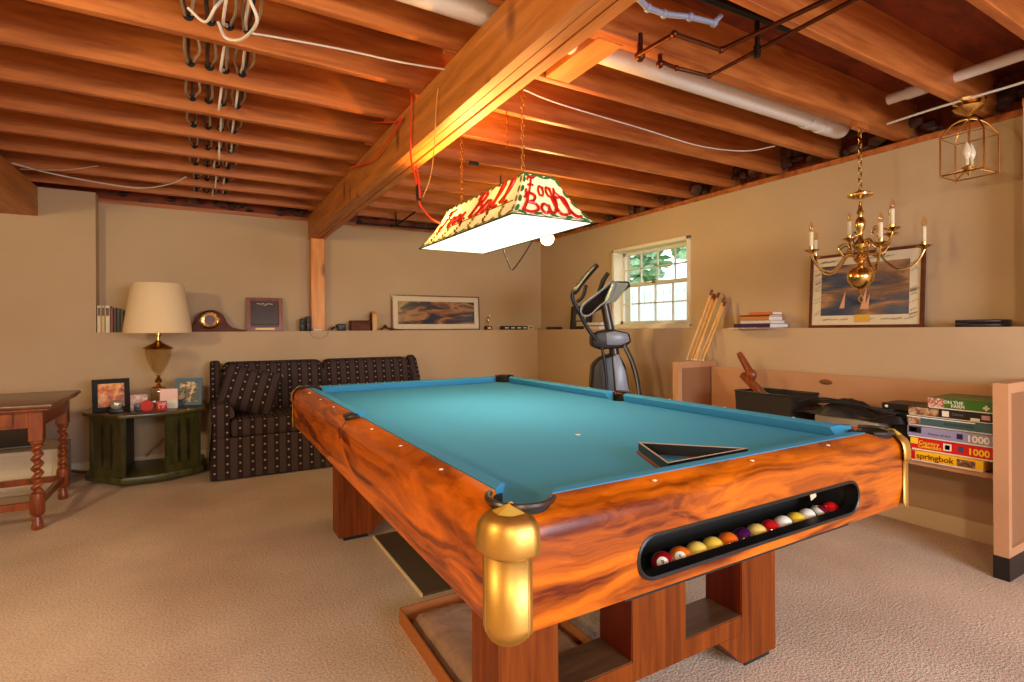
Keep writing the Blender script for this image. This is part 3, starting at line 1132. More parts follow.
# wood corner blocks + brass
def corner(px_, py_, sx, sy):
    # local frame: u outward x, v outward y
    def Q(u, v, z):
        return L3(px_ + sx * u, py_ + sy * v, z)
    # px_,py_ = virtual outer corner; inward u,v positive
    b = MB()
    wood_poly = [(CC, .0), (CC * .35, CC * .35), (0, CC), (0.072, CC + .0), (.125, .105), (.105, .125), (CC, .072)]
    rc = .048
    qa = [(rc - rc * math.cos(a), rc - rc * math.sin(a)) for a in [PI / 2 * k / 6 for k in range(7)]]
    out = [(0, CC)] + qa + [(CC, 0), (CC, .072), (.072, CC)]

    def rail_z(u, v):
        e = min(u, v) if min(u, v) > .001 else 0
        return ZT - .004 + (ZC - ZT + .004) * min(1, e / .05)
    # solid block, top slightly crowned towards the pocket
    B0 = b._v([Q(u, v, ZB) for u, v in out])
    B1 = b._v([Q(u, v, ZT - .012) for u, v in out])
    out2 = [(u + (.07 - u) * .25, v + (.07 - v) * .25) if i_ < 9 else (u, v) for i_, (u, v) in enumerate(out)]
    B2_ = b._v([Q(u, v, ZT + .008 if i_ < 10 else ZC) for i_, (u, v) in enumerate(out2)])
    n = len(out)
    b.bm.faces.new(B0)
    b.bm.faces.new(list(reversed(B2_)))
    for A_, C_ in ((B0, B1), (B1, B2_)):
        for k in range(n):
            b.bm.faces.new((A_[k], C_[k], C_[(k + 1) % n], A_[(k + 1) % n]))
    bmesh.ops.triangulate(b.bm, faces=[f for f in b.bm.faces if len(f.verts) > 4])
    blk = b.build('corner_block', M['tabwood'], pool)
    cut(blk, PK[:4])

    def arc_pts(g, ext, r_=.045, n_=6):
        p = [(-g, ext), (-g, (ext + r_) / 2)]
        p += [(r_ - (r_ + g) * math.cos(a), r_ - (r_ + g) * math.sin(a)) for a in [PI / 2 * k / n_ for k in range(n_ + 1)]]
        return p + [((ext + r_) / 2, -g), (ext, -g)]
    m = MB()
    rows = []
    for i, z in enumerate((ZT - .06, ZB + .015, ZB - .008)):
        row = []
        a_ = arc_pts(.003, .064)
        for k, (u, v) in enumerate(a_):
            t_ = abs(k - 5) / 5
            zz = z + (.018 * t_ * t_ if i == 2 else 0)
            row.append(m.bm.verts.new(Q(u, v, zz)))
        rows.append(row)
    for A, B in zip(rows, rows[1:]):
        for k in range(len(A) - 1):
            m.bm.faces.new((A[k], A[k + 1], B[k + 1], B[k]))
    o = m.build('brass_corner_strip', M['brushed'], pool)
    so_ = o.modifiers.new('s', 'SOLIDIFY')
    so_.thickness = .002
    so_.offset = 0
    m = MB()
    for k in (1, -2):
        u, v = a_[k]
        m.tube([Q(u, v, ZT - .06), Q(u, v, ZB + .002)], .0016, 5)
    m.build('strip_ridges', M['brass'], o)
    m = MB()
    lv = [(.008, ZT - .062, .074), (.011, ZT - .057, .076), (.011, ZT - .035, .077), (.008, ZT - .014, .077), (.002, ZT - .002, .076), (-.002, ZT + .002, .075), (-.010, ZT + .009, .072)]
    rows = [[m.bm.verts.new(Q(u, v, z)) for u, v in arc_pts(g, ext)] for g, z, ext in lv]
    for A, B in zip(rows, rows[1:]):
        for k in range(len(A) - 1):
            m.bm.faces.new((A[k], A[k + 1], B[k + 1], B[k]))
    tip = m.bm.verts.new(Q(.052, .052, ZC + .003))
    L_ = rows[-1]
    for k in range(len(L_) - 1):
        m.bm.faces.new((L_[k], L_[k + 1], tip))
    o = m.build('brass_corner_cap', M['brushed'], pool)
    so_ = o.modifiers.new('s', 'SOLIDIFY')
    so_.thickness = .002
    so_.offset = 0
    m = MB()
    a = m._v([Q(.014, .060, ZT + .013), Q(.014, .034, ZT + .012), Q(.021, .021, ZT + .0125), Q(.034, .014, ZT + .012), Q(.060, .014, ZT + .013), Q(.047, .047, ZC + .006)])
    c = m.bm.verts.new(Q(.036, .036, ZC + .006))
    for k in range(6):
        m.bm.faces.new((a[k], a[(k + 1) % 6], c))
    m.build('cap_emblem', plain('bright_gold', (255, 214, 96), .3, .6), o, False)


bk = MB()
lb(bk, SX0 - .01, SX1 + .01, TY0 + .032, TY0 + .2, .570, .735)
cut(near_rail, None, bk)
cut(near_rail, None, MB().prism([(x - tcx, z) for x, z in slot_outline(10, 0.0)], 1, TY0 - .05 - tcy, TY0 + .2 - tcy))
for o_ in [o for o in bpy.data.objects if o.parent == pool and (o.name.startswith('side_rail') or o.name.startswith('end_rail') or o.name.startswith('playing_cloth'))]:
    cut(o_, PK)
corner(TX0, TY0, 1, 1)
corner(TX1, TY0, -1, 1)
corner(TX0, TY1, 1, -1)
corner(TX1, TY1, -1, -1)
# rail sights
for k in range(1, 8):
    if k == 4:
        continue
    y = cy0 + (cy1 - cy0) * k / 8
    for x in (cx0 - .03, cx1 + .03):
        MB().ball(L3(x, y, ZC - .0045), .006, 8, 1, 1, .35).build('rail_sight', M['paper'], pool)
for k in range(1, 4):
    x = cx0 + (cx1 - cx0) * k / 4
    for y in (cy0 - .028, cy1 + .028):
        MB().ball(L3(x, y, ZC - .0045), .006, 8, 1, 1, .35).build('rail_sight', M['paper'], pool)
# side medallion
MB().lathe([(.013, -.002), (.013, .004), (.008, .006)], L3(TX0 + .012, ymid - .03, ZT - .008), 12, Matrix.Rotation(R(-60), 3, 'Y')).build('side_medallion', M['brass'], pool)
MB().box(TX0 - .002 - tcx, TX0 + .002 - tcx, ymid - tcy - .014, ymid - tcy + .014, ZT - .065, ZT - .02).bevel(.002, 1).build('side_plate', M['redwood'], pool)
# two slab bases
BX0, BX1 = .63, 1.745


def base(y0, y1):
    Lw = .18
    ob = MB()
    lb(ob, BX0 + Lw - .001, BX1 - Lw + .001, y0 + .001, y1 - .001, .125, .183)
    bar_ = ob.build('base_crossbar', M['legwood'], pool)
    for sg, xx0, xe in ((1, BX0, BX0 + Lw), (-1, BX1 - Lw, BX1 - Lw)):
        o = MB()
        xo_ = BX0 if sg > 0 else BX1
        o.prism([(xo_ - tcx, .022), (xe - tcx, .022), (xe + sg * .115 - tcx, .1249), (xe + sg * .001 - tcx, .1249), (xe - tcx, ZB), (xo_ - tcx, ZB)], 1, y0 - tcy, y1 - tcy)
        leg = o.build('base_leg', M['legwood'], pool)
        o = MB()
        xi = xe if sg > 0 else xe
        lb(o, xe, xe + sg * .003, y0 + .004, y1 - .004, .186, ZB)
        o.build('inner_face', M['redwood'], leg)
        o = MB()
        lb(o, xx0 + .03, xx0 + .16, y0 + .012, y1 - .012, 0, .022)
        o.build('foot_pad', M['rubber'], leg)
    o = MB()
    lb(o, 1.075, 1.295, y0 + .001, y1 - .001, .183, ZB)
    mp_ = o.build('base_middle_post', M['legwood'], pool)
    for xx, s_ in ((1.075, -1), (1.295, 1)):
        o = MB()
        lb(o, xx, xx + s_ * .003, y0 + .004, y1 - .004, .186, ZB)
        o.build('inner_face', M['redwood'], mp_)
    for xq, xw in ((BX0 + Lw, 1.075), (1.295, BX1 - Lw)):
        o = MB()
        lb(o, xq, xw, y0 + .004, y1 - .004, .183, .186)
        o.build('base_shelf', M['shelfwood'], bar_)


base(1.165, 1.315)
base(2.98, 3.13)

# balls in the return
ballcols = [((150, 16, 22), 1, '9'), ((232, 110, 24), 1, '5'), ((236, 200, 90), 0, ''), ((236, 196, 70), 0, ''), ((228, 104, 26), 0, ''), ((70, 20, 70), 0, ''), ((238, 200, 110), 0, ''), ((196, 26, 30), 0, ''), ((24, 40, 110), 1, ''), ((238, 196, 60), 0, ''), ((18, 84, 60), 1, ''), ((110, 20, 40), 2, ''), ((214, 22, 30), 0, '')]
names = ['dark red striped pool ball at the left end of the ball return', 'orange pool ball with a round number spot, second from the left', 'pale yellow pool ball next to the numbered orange ball', 'golden yellow pool ball left of the plain orange one', 'plain orange pool ball in the ball return', 'dark purple pool ball right of the plain orange one', 'cream yellow pool ball in the middle of the return', 'red pool ball squeezed beside the middle cream ball', 'dark blue striped pool ball in the return', 'yellow pool ball right of the blue striped one', 'dark green striped pool ball towards the right end', 'maroon and cream striped pool ball second from the right end', 'bright red pool ball at the right end of the return']
bx = .925
for k, ((col, stripe, num), nm) in enumerate(zip(ballcols, names)):
    c = Vector((bx + k * .0578, TY0 + .070, .576 + .0288))
    bm_ = plain('ball_enamel_%02d' % k, col, .12, coat=.6)
    if stripe:
        o = MB()
        mr = Matrix.Rotation(R(52 if num else 25), 3, 'X') @ Matrix.Rotation(R(-40 if num else random.uniform(-50, 50)), 3, 'Y')
        rr = .0286
        prof = [(rr * math.cos(a), rr * math.sin(a)) for a in [R(-89 + 178 * i / 16) for i in range(17)]]
        o.lathe(prof, (0, 0, 0), 18, mr)
        ob = o.build('pool_ball', bm_, None, loc=c)
        o = MB()
        rr = .0288
        sp_ = ((62, 89),) if num else ((38, 89),) if stripe == 1 else ((-25, 25),)
        for a0, a1 in sp_:
            o.lathe([(rr * math.cos(a), rr * math.sin(a)) for a in [R(a0 + (a1 - a0) * i / 6) for i in range(7)]], (0, 0, 0), 18, mr)
        o.build('ball_marking', M['paper'], ob)
        if num:
            d = mr @ Vector((0, 0, 1))
            up = Vector((0, 0, 1)) - d * d.z
            up.normalize()
            xa_ = up.cross(d)
            text_mesh(num, .016, M['blackm'], ob, 'number', frame_mat(xa_, up, d, d * .0289))
    else:
        ob = MB().ball((0, 0, 0), .0286, 18).build('pool_ball', bm_, None, loc=c)
    tag(ob, nm, 'ball', 'pool balls in the ball return')
c = atZ(829, 492, .69)
tag(MB().box(-.014, .014, -.001, .001, -.025, .025, Matrix.Rotation(R(-18), 4, 'Y')).build('paper_tag', M['cream'], None, loc=(1.575, TY0 + .10, .665)), 'small cream paper tag standing inside the right end of the ball return', 'tag')

# triangle rack lying on the cloth
A, B_, D = Vector((1.12, 1.185)), Vector((1.325, .965)), Vector((1.01, .965))
rk = thing('triangle_rack', (1.15, 1.04, ZF), 'black triangular ball rack with pale edge lines lying on the near end of the cloth', 'rack')
A, B_, D = [v - Vector((1.15, 1.04)) for v in (A, B_, D)]


def inset(tri, d):
    c = (tri[0] + tri[1] + tri[2]) / 3
    out = []
    for i in range(3):
        p, a, bq = tri[i], tri[i - 1], tri[(i + 1) % 3]
        u = (a - p).normalized()
        v = (bq - p).normalized()
        bis = (u + v).normalized()
        s = math.sin(math.acos(max(-1, min(1, u.dot(v)))) / 2)
        out.append(p + bis * d / s)
    return out


def ring_tri(mb, tri, th, z0, z1):
    inn = inset(tri, th)
    for i in range(3):
        j = (i + 1) % 3
        P = [tri[i], tri[j], inn[j], inn[i]]
        mb.hexa([Vector((q.x, q.y, z0)) for q in P] + [Vector((q.x, q.y, z1)) for q in P])


b = MB()
ring_tri(b, [A, B_, D], .008, .003, .033)
b.build('rack_frame', M['black'], rk)
b = MB()
ring_tri(b, [A, B_, D], .0035, .033, .0345)
outer = [q * 1.06 for q in (A, B_, D)]
b.build('pale_edge', plain('pale_edge_line', (196, 160, 130), .5), rk)
b = MB()
ring_tri(b, [q * 1.05 for q in (A, B_, D)], .010, .001, .008)
b.build('rack_flange', plain('dark_red_edge', (120, 40, 30), .5), rk)
tag(MB().lathe([(.006, 0), (.010, .0015), (.004, .003)], (0, 0, 0), 10).build('chalk_crumb', M['paper'], None, loc=tuple(atZ(578, 435, ZF + .0005))), 'small pale spot marker stuck on the cloth near the middle', 'spot')

# ------------------------------------------------------------------ things on the floor by the table
tray = thing('cardboard_tray', (.66, 1.34, 0), 'shallow orange-brown cardboard tray on the carpet under the near end of the pool table', 'tray')
b = MB()
b.box(0, .52, 0, .70, 0, .006)
b.box(0, .006, 0, .70, .006, .06).box(.514, .52, 0, .70, .006, .06)
b.box(.006, .514, 0, .006, .006, .06).box(.006, .514, .694, .70, .006, .06)
b.build('tray_body', plain('orange_brown_cardboard', (168, 98, 44), .8, bump=.1), tray, False)
b = MB()
n = 16
vs = []
for j in range(n + 1):
    for i in range(n + 1):
        u, v = i / n, j / n
        e = min(u, 1 - u, v, 1 - v)
        z = .012 + .055 * min(1, e * 9) ** .5 + random.uniform(-.005, .005) + .012 * math.sin(u * 17 + v * 9) * e
        vs.append(b.bm.verts.new((-.235 + u * .47, -.32 + v * .64, z)))
for j in range(n):
    for i in range(n):
        a = j * (n + 1) + i
        b.bm.faces.new((vs[a], vs[a + 1], vs[a + n + 2], vs[a + n + 1]))
b.bm.faces.new([vs[i] for i in range(n + 1)][::-1] + [vs[j * (n + 1)] for j in range(1, n + 1)] + [vs[n * (n + 1) + i] for i in range(1, n + 1)] + [vs[j * (n + 1) + n] for j in range(n - 1, 0, -1)])
o = b.build('wrapped_slab', plain('cloudy_plastic_wrap', (170, 134, 112), .22, bump=.5, bscale=24, var=.25), None, loc=(.92, 1.69, 0))
tag(o, 'crumpled plastic-wrapped slab lying in the cardboard tray', 'package')
bd = thing('folded_board', (1.2, 2.57, 0), 'large dark flat board with a pale edge lying on the carpet under the pool table', 'board')
MB().box(-.385, .36, -.38, .38, 0, .012).build('board_panel', plain('dark_brown_board', (84, 66, 44), .7), bd, False)
MB().box(-.392, -.385, -.38, .38, 0, .014).build('pale_edge', M['cream'], bd, False)

# ================================================================== POOL LAMP
LX, LY = 1.222, 2.265
lamp = thing('billiard_lamp', (LX, LY, 1.60), 'long lit lamp shade with red lettering hanging on chains over the pool table', 'hanging lamp')
SHH = .200
bw, bl, tw, tl = .197, .508, .078, .395


def shade_pt(side, u, v):
    """side 0:-Y end, 1:+Y end, 2:-X long, 3:+X long; u along 0..1, v 0 bottom ..1 top"""
    k = 1 - (1 - v) ** 1.0
    f = v + .10 * math.sin(PI * v)       # sides curve inwards
    w_ = bw + (tw - bw) * f
    l_ = bl + (tl - bl) * f
    z = v * SHH
    t_ = u * 2 - 1
    if side == 0:
        return Vector((t_ * w_, -l_, z))
    if side == 1:
        return Vector((-t_ * w_, l_, z))
    if side == 2:
        return Vector((-w_, -t_ * l_, z))
    return Vector((w_, t_ * l_, z))


def shade_out(side, u, v, d):
    p = shade_pt(side, u, v)
    a = shade_pt(side, u, max(0, v - .05))
    bq = shade_pt(side, u, min(1, v + .05))
    t_ = bq - a
    al = shade_pt(side, 1, v) - shade_pt(side, 0, v)
    n_ = al.cross(t_).normalized()
    return p + n_ * d


ms, t_, bs_ = base_mat('cream_lamp_glass')
tl_ = t_.nodes.new('ShaderNodeBsdfTranslucent')
tl_.inputs[0].default_value = s2l((250, 236, 206))
df_ = t_.nodes.new('ShaderNodeBsdfDiffuse')
df_.inputs[0].default_value = s2l((244, 232, 206))
mx_ = t_.nodes.new('ShaderNodeMixShader')
mx_.inputs[0].default_value = .08
t_.links.new(df_.outputs[0], mx_.inputs[1])
t_.links.new(tl_.outputs[0], mx_.inputs[2])
t_.links.new(mx_.outputs[0], t_.nodes['Material Output'].inputs[0])
for s_ in range(4):
    m = MB()
    NV = 8
    rows = []
    for j in range(NV + 1):
        rows.append([m.bm.verts.new(shade_pt(s_, u, j / NV)) for u in (0, .25, .5, .75, 1)])
    for A, B_ in zip(rows, rows[1:]):
        for k in range(4):
            m.bm.faces.new((A[k], A[k + 1], B_[k + 1], B_[k]))
    m.build('shade_panel', ms, lamp)
dm = emitter('lit_diffuser', (255, 238, 206), 2.0)
MB().box(-bw + .004, bw - .004, -bl + .004, bl - .004, .000, .003).build('diffuser', dm, lamp, False)
b = MB()
for e in ([(-bw, -bl, 0), (bw, -bl, 0), (bw, bl, 0), (-bw, bl, 0)],):
    b.tube(e, .004, 6, closed=True)
b.tube([(-tw, -tl, SHH), (tw, -tl, SHH), (tw, tl, SHH), (-tw, tl, SHH)], .003, 6, closed=True)
b.build('rim_wire', plain('dark_green_leading', (34, 70, 40), .5), lamp)
# green vine borders with leaves
gv = plain('painted_green', (24, 120, 74), .5)
b = MB()


def leaf(mb, side, u, v, ang, ln, wd):
    pts = []
    for k in range(10):
        a = 2 * PI * k / 10
        pts.append((math.cos(a) * ln, math.sin(a) * wd * (1 if abs(math.cos(a)) < .9 else .3)))
    wid = (shade_pt(side, 1, v) - shade_pt(side, 0, v)).length
    P = []
    for x, y in pts:
        xx = x * math.cos(ang) - y * math.sin(ang)
        yy = x * math.sin(ang) + y * math.cos(ang)
        P.append(shade_out(side, min(1, max(0, u + xx / wid)), min(1, max(0, v + yy / SHH)), .003))
    mb.bm.faces.new(mb._v(P))


for s_ in range(4):
    wid = 2 * (bw if s_ < 2 else bl)
    nl = 5 if s_ < 2 else 14
    for edge_v in (.055, .955):
        for k in range(nl):
            u = (k + .5) / nl
            leaf(b, s_, u, edge_v, (.25 if k % 2 else -.25), .022 if s_ < 2 else .020, .0065)
    for u in (.028 if s_ < 2 else .012, .972 if s_ < 2 else .988):
        for k in range(4):
            leaf(b, s_, u, .14 + .24 * k, PI / 2 + (.15 if k % 2 else -.15), .018, .009)
    for v in (.025, .985):
        b.tube([shade_out(s_, u / 12, v + .03 * math.sin(u * 2.2) * (1 if v < .5 else -.5), .003) for u in range(13)], .0016, 5)
b.build('vine_border', gv, lamp)
# hand lettering: strokes in a unit box per letter
GL = {
    'F': [[(.05, .78), (.2, .98), (.5, .9), (.95, .98)], [(.5, .93), (.42, .5), (.3, .1), (.05, .08), (.02, .25)], [(.15, .5), (.45, .56), (.75, .5)]],
    'o': [[(.75, .45), (.45, .52), (.2, .3), (.3, .03), (.65, .02), (.85, .28), (.72, .47), (1.0, .42)]],
    's': [[(.0, .1), (.45, .5), (.4, .3), (.75, .12), (.4, 0), (.1, .08)]],
    'B': [[(.15, .9), (.3, .98), (.28, .5), (.15, .03)], [(.1, .75), (.4, 1.0), (.8, .88), (.7, .6), (.35, .52), (.85, .42), (.9, .12), (.5, -.02), (.1, .1)]],
    'a': [[(.7, .42), (.35, .5), (.1, .25), (.3, .0), (.65, .15), (.75, .45), (.72, .1), (1.0, .05)]],
    'l': [[(.0, .1), (.5, .6), (.65, .95), (.4, 1.0), (.3, .5), (.4, .05), (.85, .05)]],
}


def lettering(mb, side, txt, u0, u1, v0, v1, r, slant=.0):
    n = sum(1.35 if ch in 'FB' else 1 for ch in txt)
    cw = (u1 - u0) / n
    u = u0
    for ch in txt:
        w_ = cw * (1.35 if ch in 'FB' else 1)
        for st in GL[ch]:
            pts = spline([(u + x * w_ * .96 + slant * y * cw, v0 + y * (v1 - v0), 0) for x, y in st], 5)
            mb.tube([shade_out(side, min(.97, max(.03, p.x)), min(.97, max(.02, p.y)), .004) for p in pts], r, 5)
        u += w_


for s_ in (0, 1):
    for txt, ar in (('Foos', (.10, .84, .50, .93, .0054)), ('Ball', (.07, .93, .08, .52, .0068))):
        b = MB()
        lettering(b, s_, txt, *ar)
        b.build('red_lettering', M['red'], lamp)
for s_ in (2, 3):
    for txt, ar in (('Foos', (.08, .42, .40, .86, .0058, .5)), ('Ball', (.48, .92, .38, .94, .0070, .5))):
        b = MB()
        lettering(b, s_, txt, *ar)
        b.build('red_lettering', M['red'], lamp)
# painted rods with little table-football players on the long sides
pbm = plain('painted_brown', (110, 60, 34), .5)
pym = plain('painted_yellow_green', (150, 140, 40), .5)
for s_ in (2, 3):
    MB().tube([shade_out(s_, .04, .36, .003), shade_out(s_, .96, .36, .003)], .0022, 6).build('painted_rod', pbm, lamp)
    for k in range(6):
        u = .12 + k * .152
        b = MB()
        for dv, rr in ((.44, .008), (.36, .012), (.28, .011), (.20, .008), (.13, .010)):
            b.ball(shade_out(s_, u + .004 * math.sin(dv * 30), dv, .002), rr, 8, .5, 1, 1)
        b.build('painted_player', pym if k % 2 else pbm, lamp)


def chain(mb, p, q, ln=.026, r=.0022, w_=.007):
    p, q = Vector(p), Vector(q)
    d = q - p
    n = max(1, int(d.length / (ln * .78)))
    d.normalize()
    s = d.cross(Vector((.3, .9, .1))).normalized()
    u = d.cross(s)
    step = (q - p).length / n
    for k in range(n):
        c = p + d * step * (k + .5)
        e = s if k % 2 else u
        pts = [c + d * (ln / 2) * math.cos(a) + e * w_ * math.sin(a) for a in [2 * PI * i / 8 for i in range(8)]]
        mb.tube(pts, r, 4, closed=True)


b = MB()
for yy in (-tl + .03, tl - .03):
    chain(b, (-tw + .012, yy, SHH), (0, yy, SHH + .10)) if False else None
chain(b, (-tw + .01, -tl + .02, SHH), (-tw + .01, -tl + .02, JZ - 1.60))
b.build('suspension_chain', M['brass'], lamp)
b = MB()
chain(b, (-.0, tl - .02, SHH), (-.0, tl - .02, JZ - 1.60))
b.build('suspension_chain', M['brass'], lamp)
MB().tube([(-.07, -tl + .02, SHH), (.07, -tl + .02, SHH)], .004, 6).tube([(-.07, tl - .02, SHH), (.07, tl - .02, SHH)], .004, 6).build('cross_bar', M['brass'], lamp)
g_ = atY(503, 112, 2.49)
fc = thing('loose_chain', (g_.x, 2.45, JZ), 'loose length of brass chain hanging from a joist beside the pool lamp', 'chain')
b = MB()
chain(b, (0, 0, 0), (0, 0, -.20))
b.build('links', M['brass'], fc)
o = MB().box(-.035, .035, -.012, .012, -.02, 0).bevel(.004).build('black_bracket', M['black'], None, loc=tuple(atY(474, 165, 3.30) + Vector((0, 0, .01))))
o.location = (atY(474, 165, 3.33).x, 3.33, JZ)
tag(o, 'small black bracket screwed under a joist behind the pool lamp', 'bracket')

# bare bulb work light
wl = thing('work_light', (BULB[0], BULB[1], BULB[2]), 'glowing bare round bulb in a small socket hung by its cord behind the pool lamp', 'work light')
MB().ball((0, 0, 0), .054, 20).build('bulb', emitter('lit_bulb', (255, 214, 150), 16), wl)
MB().tube([(-.035, .0, .02), (-.10, .0, .03)], [.018, .020], 12).build('socket', M['black'], wl)
q = [atY(527, 250, BULB[1]), atY(519, 262, BULB[1]), atY(512, 270, BULB[1]), atY(508, 262, BULB[1]), atY(503, 248, BULB[1]), atY(501, 232, BULB[1])]
q = [p - Vector(BULB) for p in q]
q[-1].z = q[-2].z + .12
MB().tube(spline([(-.10, 0, .03)] + q + [(q[-1].x, 0, JZ - BULB[2])], 6), .005, 6).build('cord', M['black_cable'], wl)
MB().tube([(-.10, 0, .03), (-.16, 0, .0)], .012, 8).tube([(-.13, -.02, .05), (-.20, -.02, .03)], .006, 6).build('clamp', M['dkgrey'], wl)

# ================================================================== CHANDELIER
ch = thing('chandelier', (3.27, 1.64, 1.445), 'polished brass candle-arm chandelier hanging on a chain from a joist', 'chandelier')
b = MB()
b.lathe([(.002, -.115), (.004, -.10), (.014, -.085), (.012, -.075), (.045, -.055), (.066, -.02), (.070, .0), (.064, .03), (.045, .05), (.02, .062), (.014, .075), (.03, .09), (.036, .105),
         (.022, .12), (.014, .14), (.020, .155), (.040, .17), (.044, .185), (.028, .2), (.013, .22), (.013, .26), (.022, .275), (.028, .30), (.024, .325), (.012, .345), (.014, .36), (.020, .37), (.012, .385), (.008, .42), (.003, .43)], (0, 0, 0), 22)
b.build('column', M['brass'], ch)
MB().tube([(.022 * math.cos(a), 0, -.125 + .022 * math.sin(a)) for a in [2 * PI * i / 14 for i in range(14)]], .0035, 6, closed=True).build('finial_ring', M['brass'], ch)
b = MB()
b.lathe([(.004, .445), (.03, .450), (.062, .462), (.064, .472), (.045, .482), (.016, .492), (.004, .50)], (0, 0, 0), 20, mod=lambda a, z, r: r * (1 + .07 * math.cos(8 * a)))
b.build('canopy', M['brass'], ch)
b = MB()
chain(b, (0, 0, .43), (0, 0, .45))
chain(b, (0, 0, .495), (0, 0, JZ - 1.445), ln=.04, r=.003, w_=.011)
b.build('chain', M['brass'], ch)
MB().box(-.06, .06, -.02, .02, JZ - 1.445 - .03, JZ - 1.445).build('hanging_block', M['joist'], ch, False)
bulbglass = glassy('clear_candle_bulb', (255, 240, 214), .16, .04)


def candle_arm(ang, rad, z0, drop, rise, candle_h):
    ca, sa = math.cos(ang), math.sin(ang)

    def P(r_, z_):
        return (r_ * ca, r_ * sa, z_)
    b = MB()
    b.tube(spline([P(.02, z0), P(rad * .28, z0 + .01), P(rad * .42, z0 - drop * .45), P(rad * .62, z0 - drop), P(rad * .86, z0 - drop * .7), P(rad, z0 + rise * .35), P(rad, z0 + rise)], 5), .0062, 7)
    b.tube(spline([P(.10, z0 + .005), P(.13, z0 + .05), P(.09, z0 + .075), P(.065, z0 + .05), P(.08, z0 + .035)], 4), .004, 6)
    arm = b.build('arm', M['brass'], ch)
    b = MB()
    zc2 = z0 + rise
    b.lathe([(.006, zc2 - .02), (.012, zc2 - .012), (.034, zc2 - .002), (.040, zc2 + .004), (.012, zc2 + .004), (.014, zc2 + .022), (.012, zc2 + .024)], (rad * ca, rad * sa, 0), 16)
    b.build('drip_pan', M['brass'], arm)
    MB().lathe([(.0105, zc2 + .02), (.0105, zc2 + .02 + candle_h), (.008, zc2 + .022 + candle_h)], (rad * ca, rad * sa, 0), 12).build('candle_sleeve', M['cream'], arm)
    zz = zc2 + .022 + candle_h
    MB().lathe([(.006, zz), (.013, zz + .012), (.014, zz + .022), (.009, zz + .04), (.002, zz + .056)], (rad * ca, rad * sa, 0), 12).build('candle_bulb', bulbglass, arm)


for a_ in (-63.5, 8.5, 80.5, 152.5, 224.5):
    candle_arm(R(a_), .29, .115, .085, .035, .085)
for a_ in (-99.5, -27.5, 44.5):
    candle_arm(R(a_), .18, .20, .045, .045, .085)

# ------------------------------------------------------------------ brass lantern
ln = thing('brass_lantern', (3.41, 1.185, 1.935), 'open brass lantern with two clear bulbs fixed under a joist by the right wall', 'lantern')
b = MB()
b.lathe([(.006, .30), (.02, .31), (.055, .33), (.066, .345), (.05, .352), (.03, .356), (.064, .37), (.070, .382), (.02, JZ - 1.93)], (0, 0, 0), 20, mod=lambda a, z, r: r * (1 + (.08 * math.cos(6 * a) if r > .04 else 0)))
b.build('canopy', M['brass'], ln)
b = MB()
b.tube([(0, 0, .05), (0, 0, .31)], .006, 8)
q = .09
for sx in (-1, 1):
    for sy in (-1, 1):
        b.tube([(sx * q, sy * q, -.01), (sx * q, sy * q, .20)], .0045, 6)
        b.tube(spline([(sx * q, sy * q, .195), (sx * q * .6, sy * q * .6, .26), (sx * q * .15, sy * q * .15, .285), (0, 0, .28)], 4), .004, 6)
for s_ in ((-1, -1, 1, -1), (1, -1, 1, 1), (1, 1, -1, 1), (-1, 1, -1, -1)):
    b.tube([(s_[0] * q, s_[1] * q, .0), (s_[2] * q, s_[3] * q, .0)], .004, 6)
    b.tube([(s_[0] * q, s_[1] * q, .195), (s_[2] * q, s_[3] * q, .195)], .0025, 6)
b.tube([(-q, -q, 0), (0, 0, .04), (q, q, 0)], .004, 6).tube([(-q, q, 0), (0, 0, .04), (q, -q, 0)], .004, 6)
b.build('lantern_frame', M['brass'], ln)
b = MB()
b.lathe([(.004, -.005), (.012, .01), (.03, .03), (.034, .04), (.01, .05)], (0, 0, 0), 14)
b.build('bulb_holder', M['brass'], ln)
for sx in (-.026, .026):
    MB().lathe([(.008, .045), (.010, .07), (.008, .075)], (sx, 0, 0), 10).build('candle_sleeve', M['cream'], ln)
    MB().lathe([(.007, .075), (.018, .10), (.020, .115), (.012, .145), (.002, .165)], (sx, 0, 0), 12).build('lantern_bulb', plain('frosted_bulb_glass', (236, 218, 188), .15, coat=.5), ln)
for s_ in ((-1, -1, 1, -1), (1, 1, -1, 1)):
    b = MB()
    b.quad((s_[0] * q, s_[1] * q, .004), (s_[2] * q, s_[3] * q, .004), (s_[2] * q, s_[3] * q, .19), (s_[0] * q, s_[1] * q, .19))
    b.build('lantern_glass', M['glass'], ln, False)

# ================================================================== SOFA
SXA, SXB, SYF, SYB = .04, 1.94, 4.66, 5.52
sofa = thing('sofa', ((SXA + SXB) / 2, 5.09, 0), 'dark plum sofa with rows of cream dots and rolled arms against the back wall', 'sofa')
SW = (SXB - SXA) / 2
fy, byk = SYF - 5.09, SYB - 5.09
def cushion_box(mb, x0, x1, y0, y1, z0, z1, r=.04):
    k = MB()
    k.box(x0, x1, y0, y1, z0, z1).bevel(r, 4, 30)
    me = bpy.data.meshes.new('q')
    k.bm.to_mesh(me)
    k.bm.free()
    mb.bm.from_mesh(me)
    bpy.data.meshes.remove(me)
    return mb
b = MB()
b.hexa([Vector(p) for p in ((-SW - .005, fy - .015, .012), (SW + .005, fy - .015, .012), (SW + .005, byk, .012), (-SW - .005, byk, .012), (-SW + .02, fy + .01, .325), (SW - .02, fy + .01, .325), (SW - .02, byk - .02, .325), (-SW + .02, byk - .02, .325))])
b.bevel(.006, 1).build('skirt', M['sofa'], sofa)
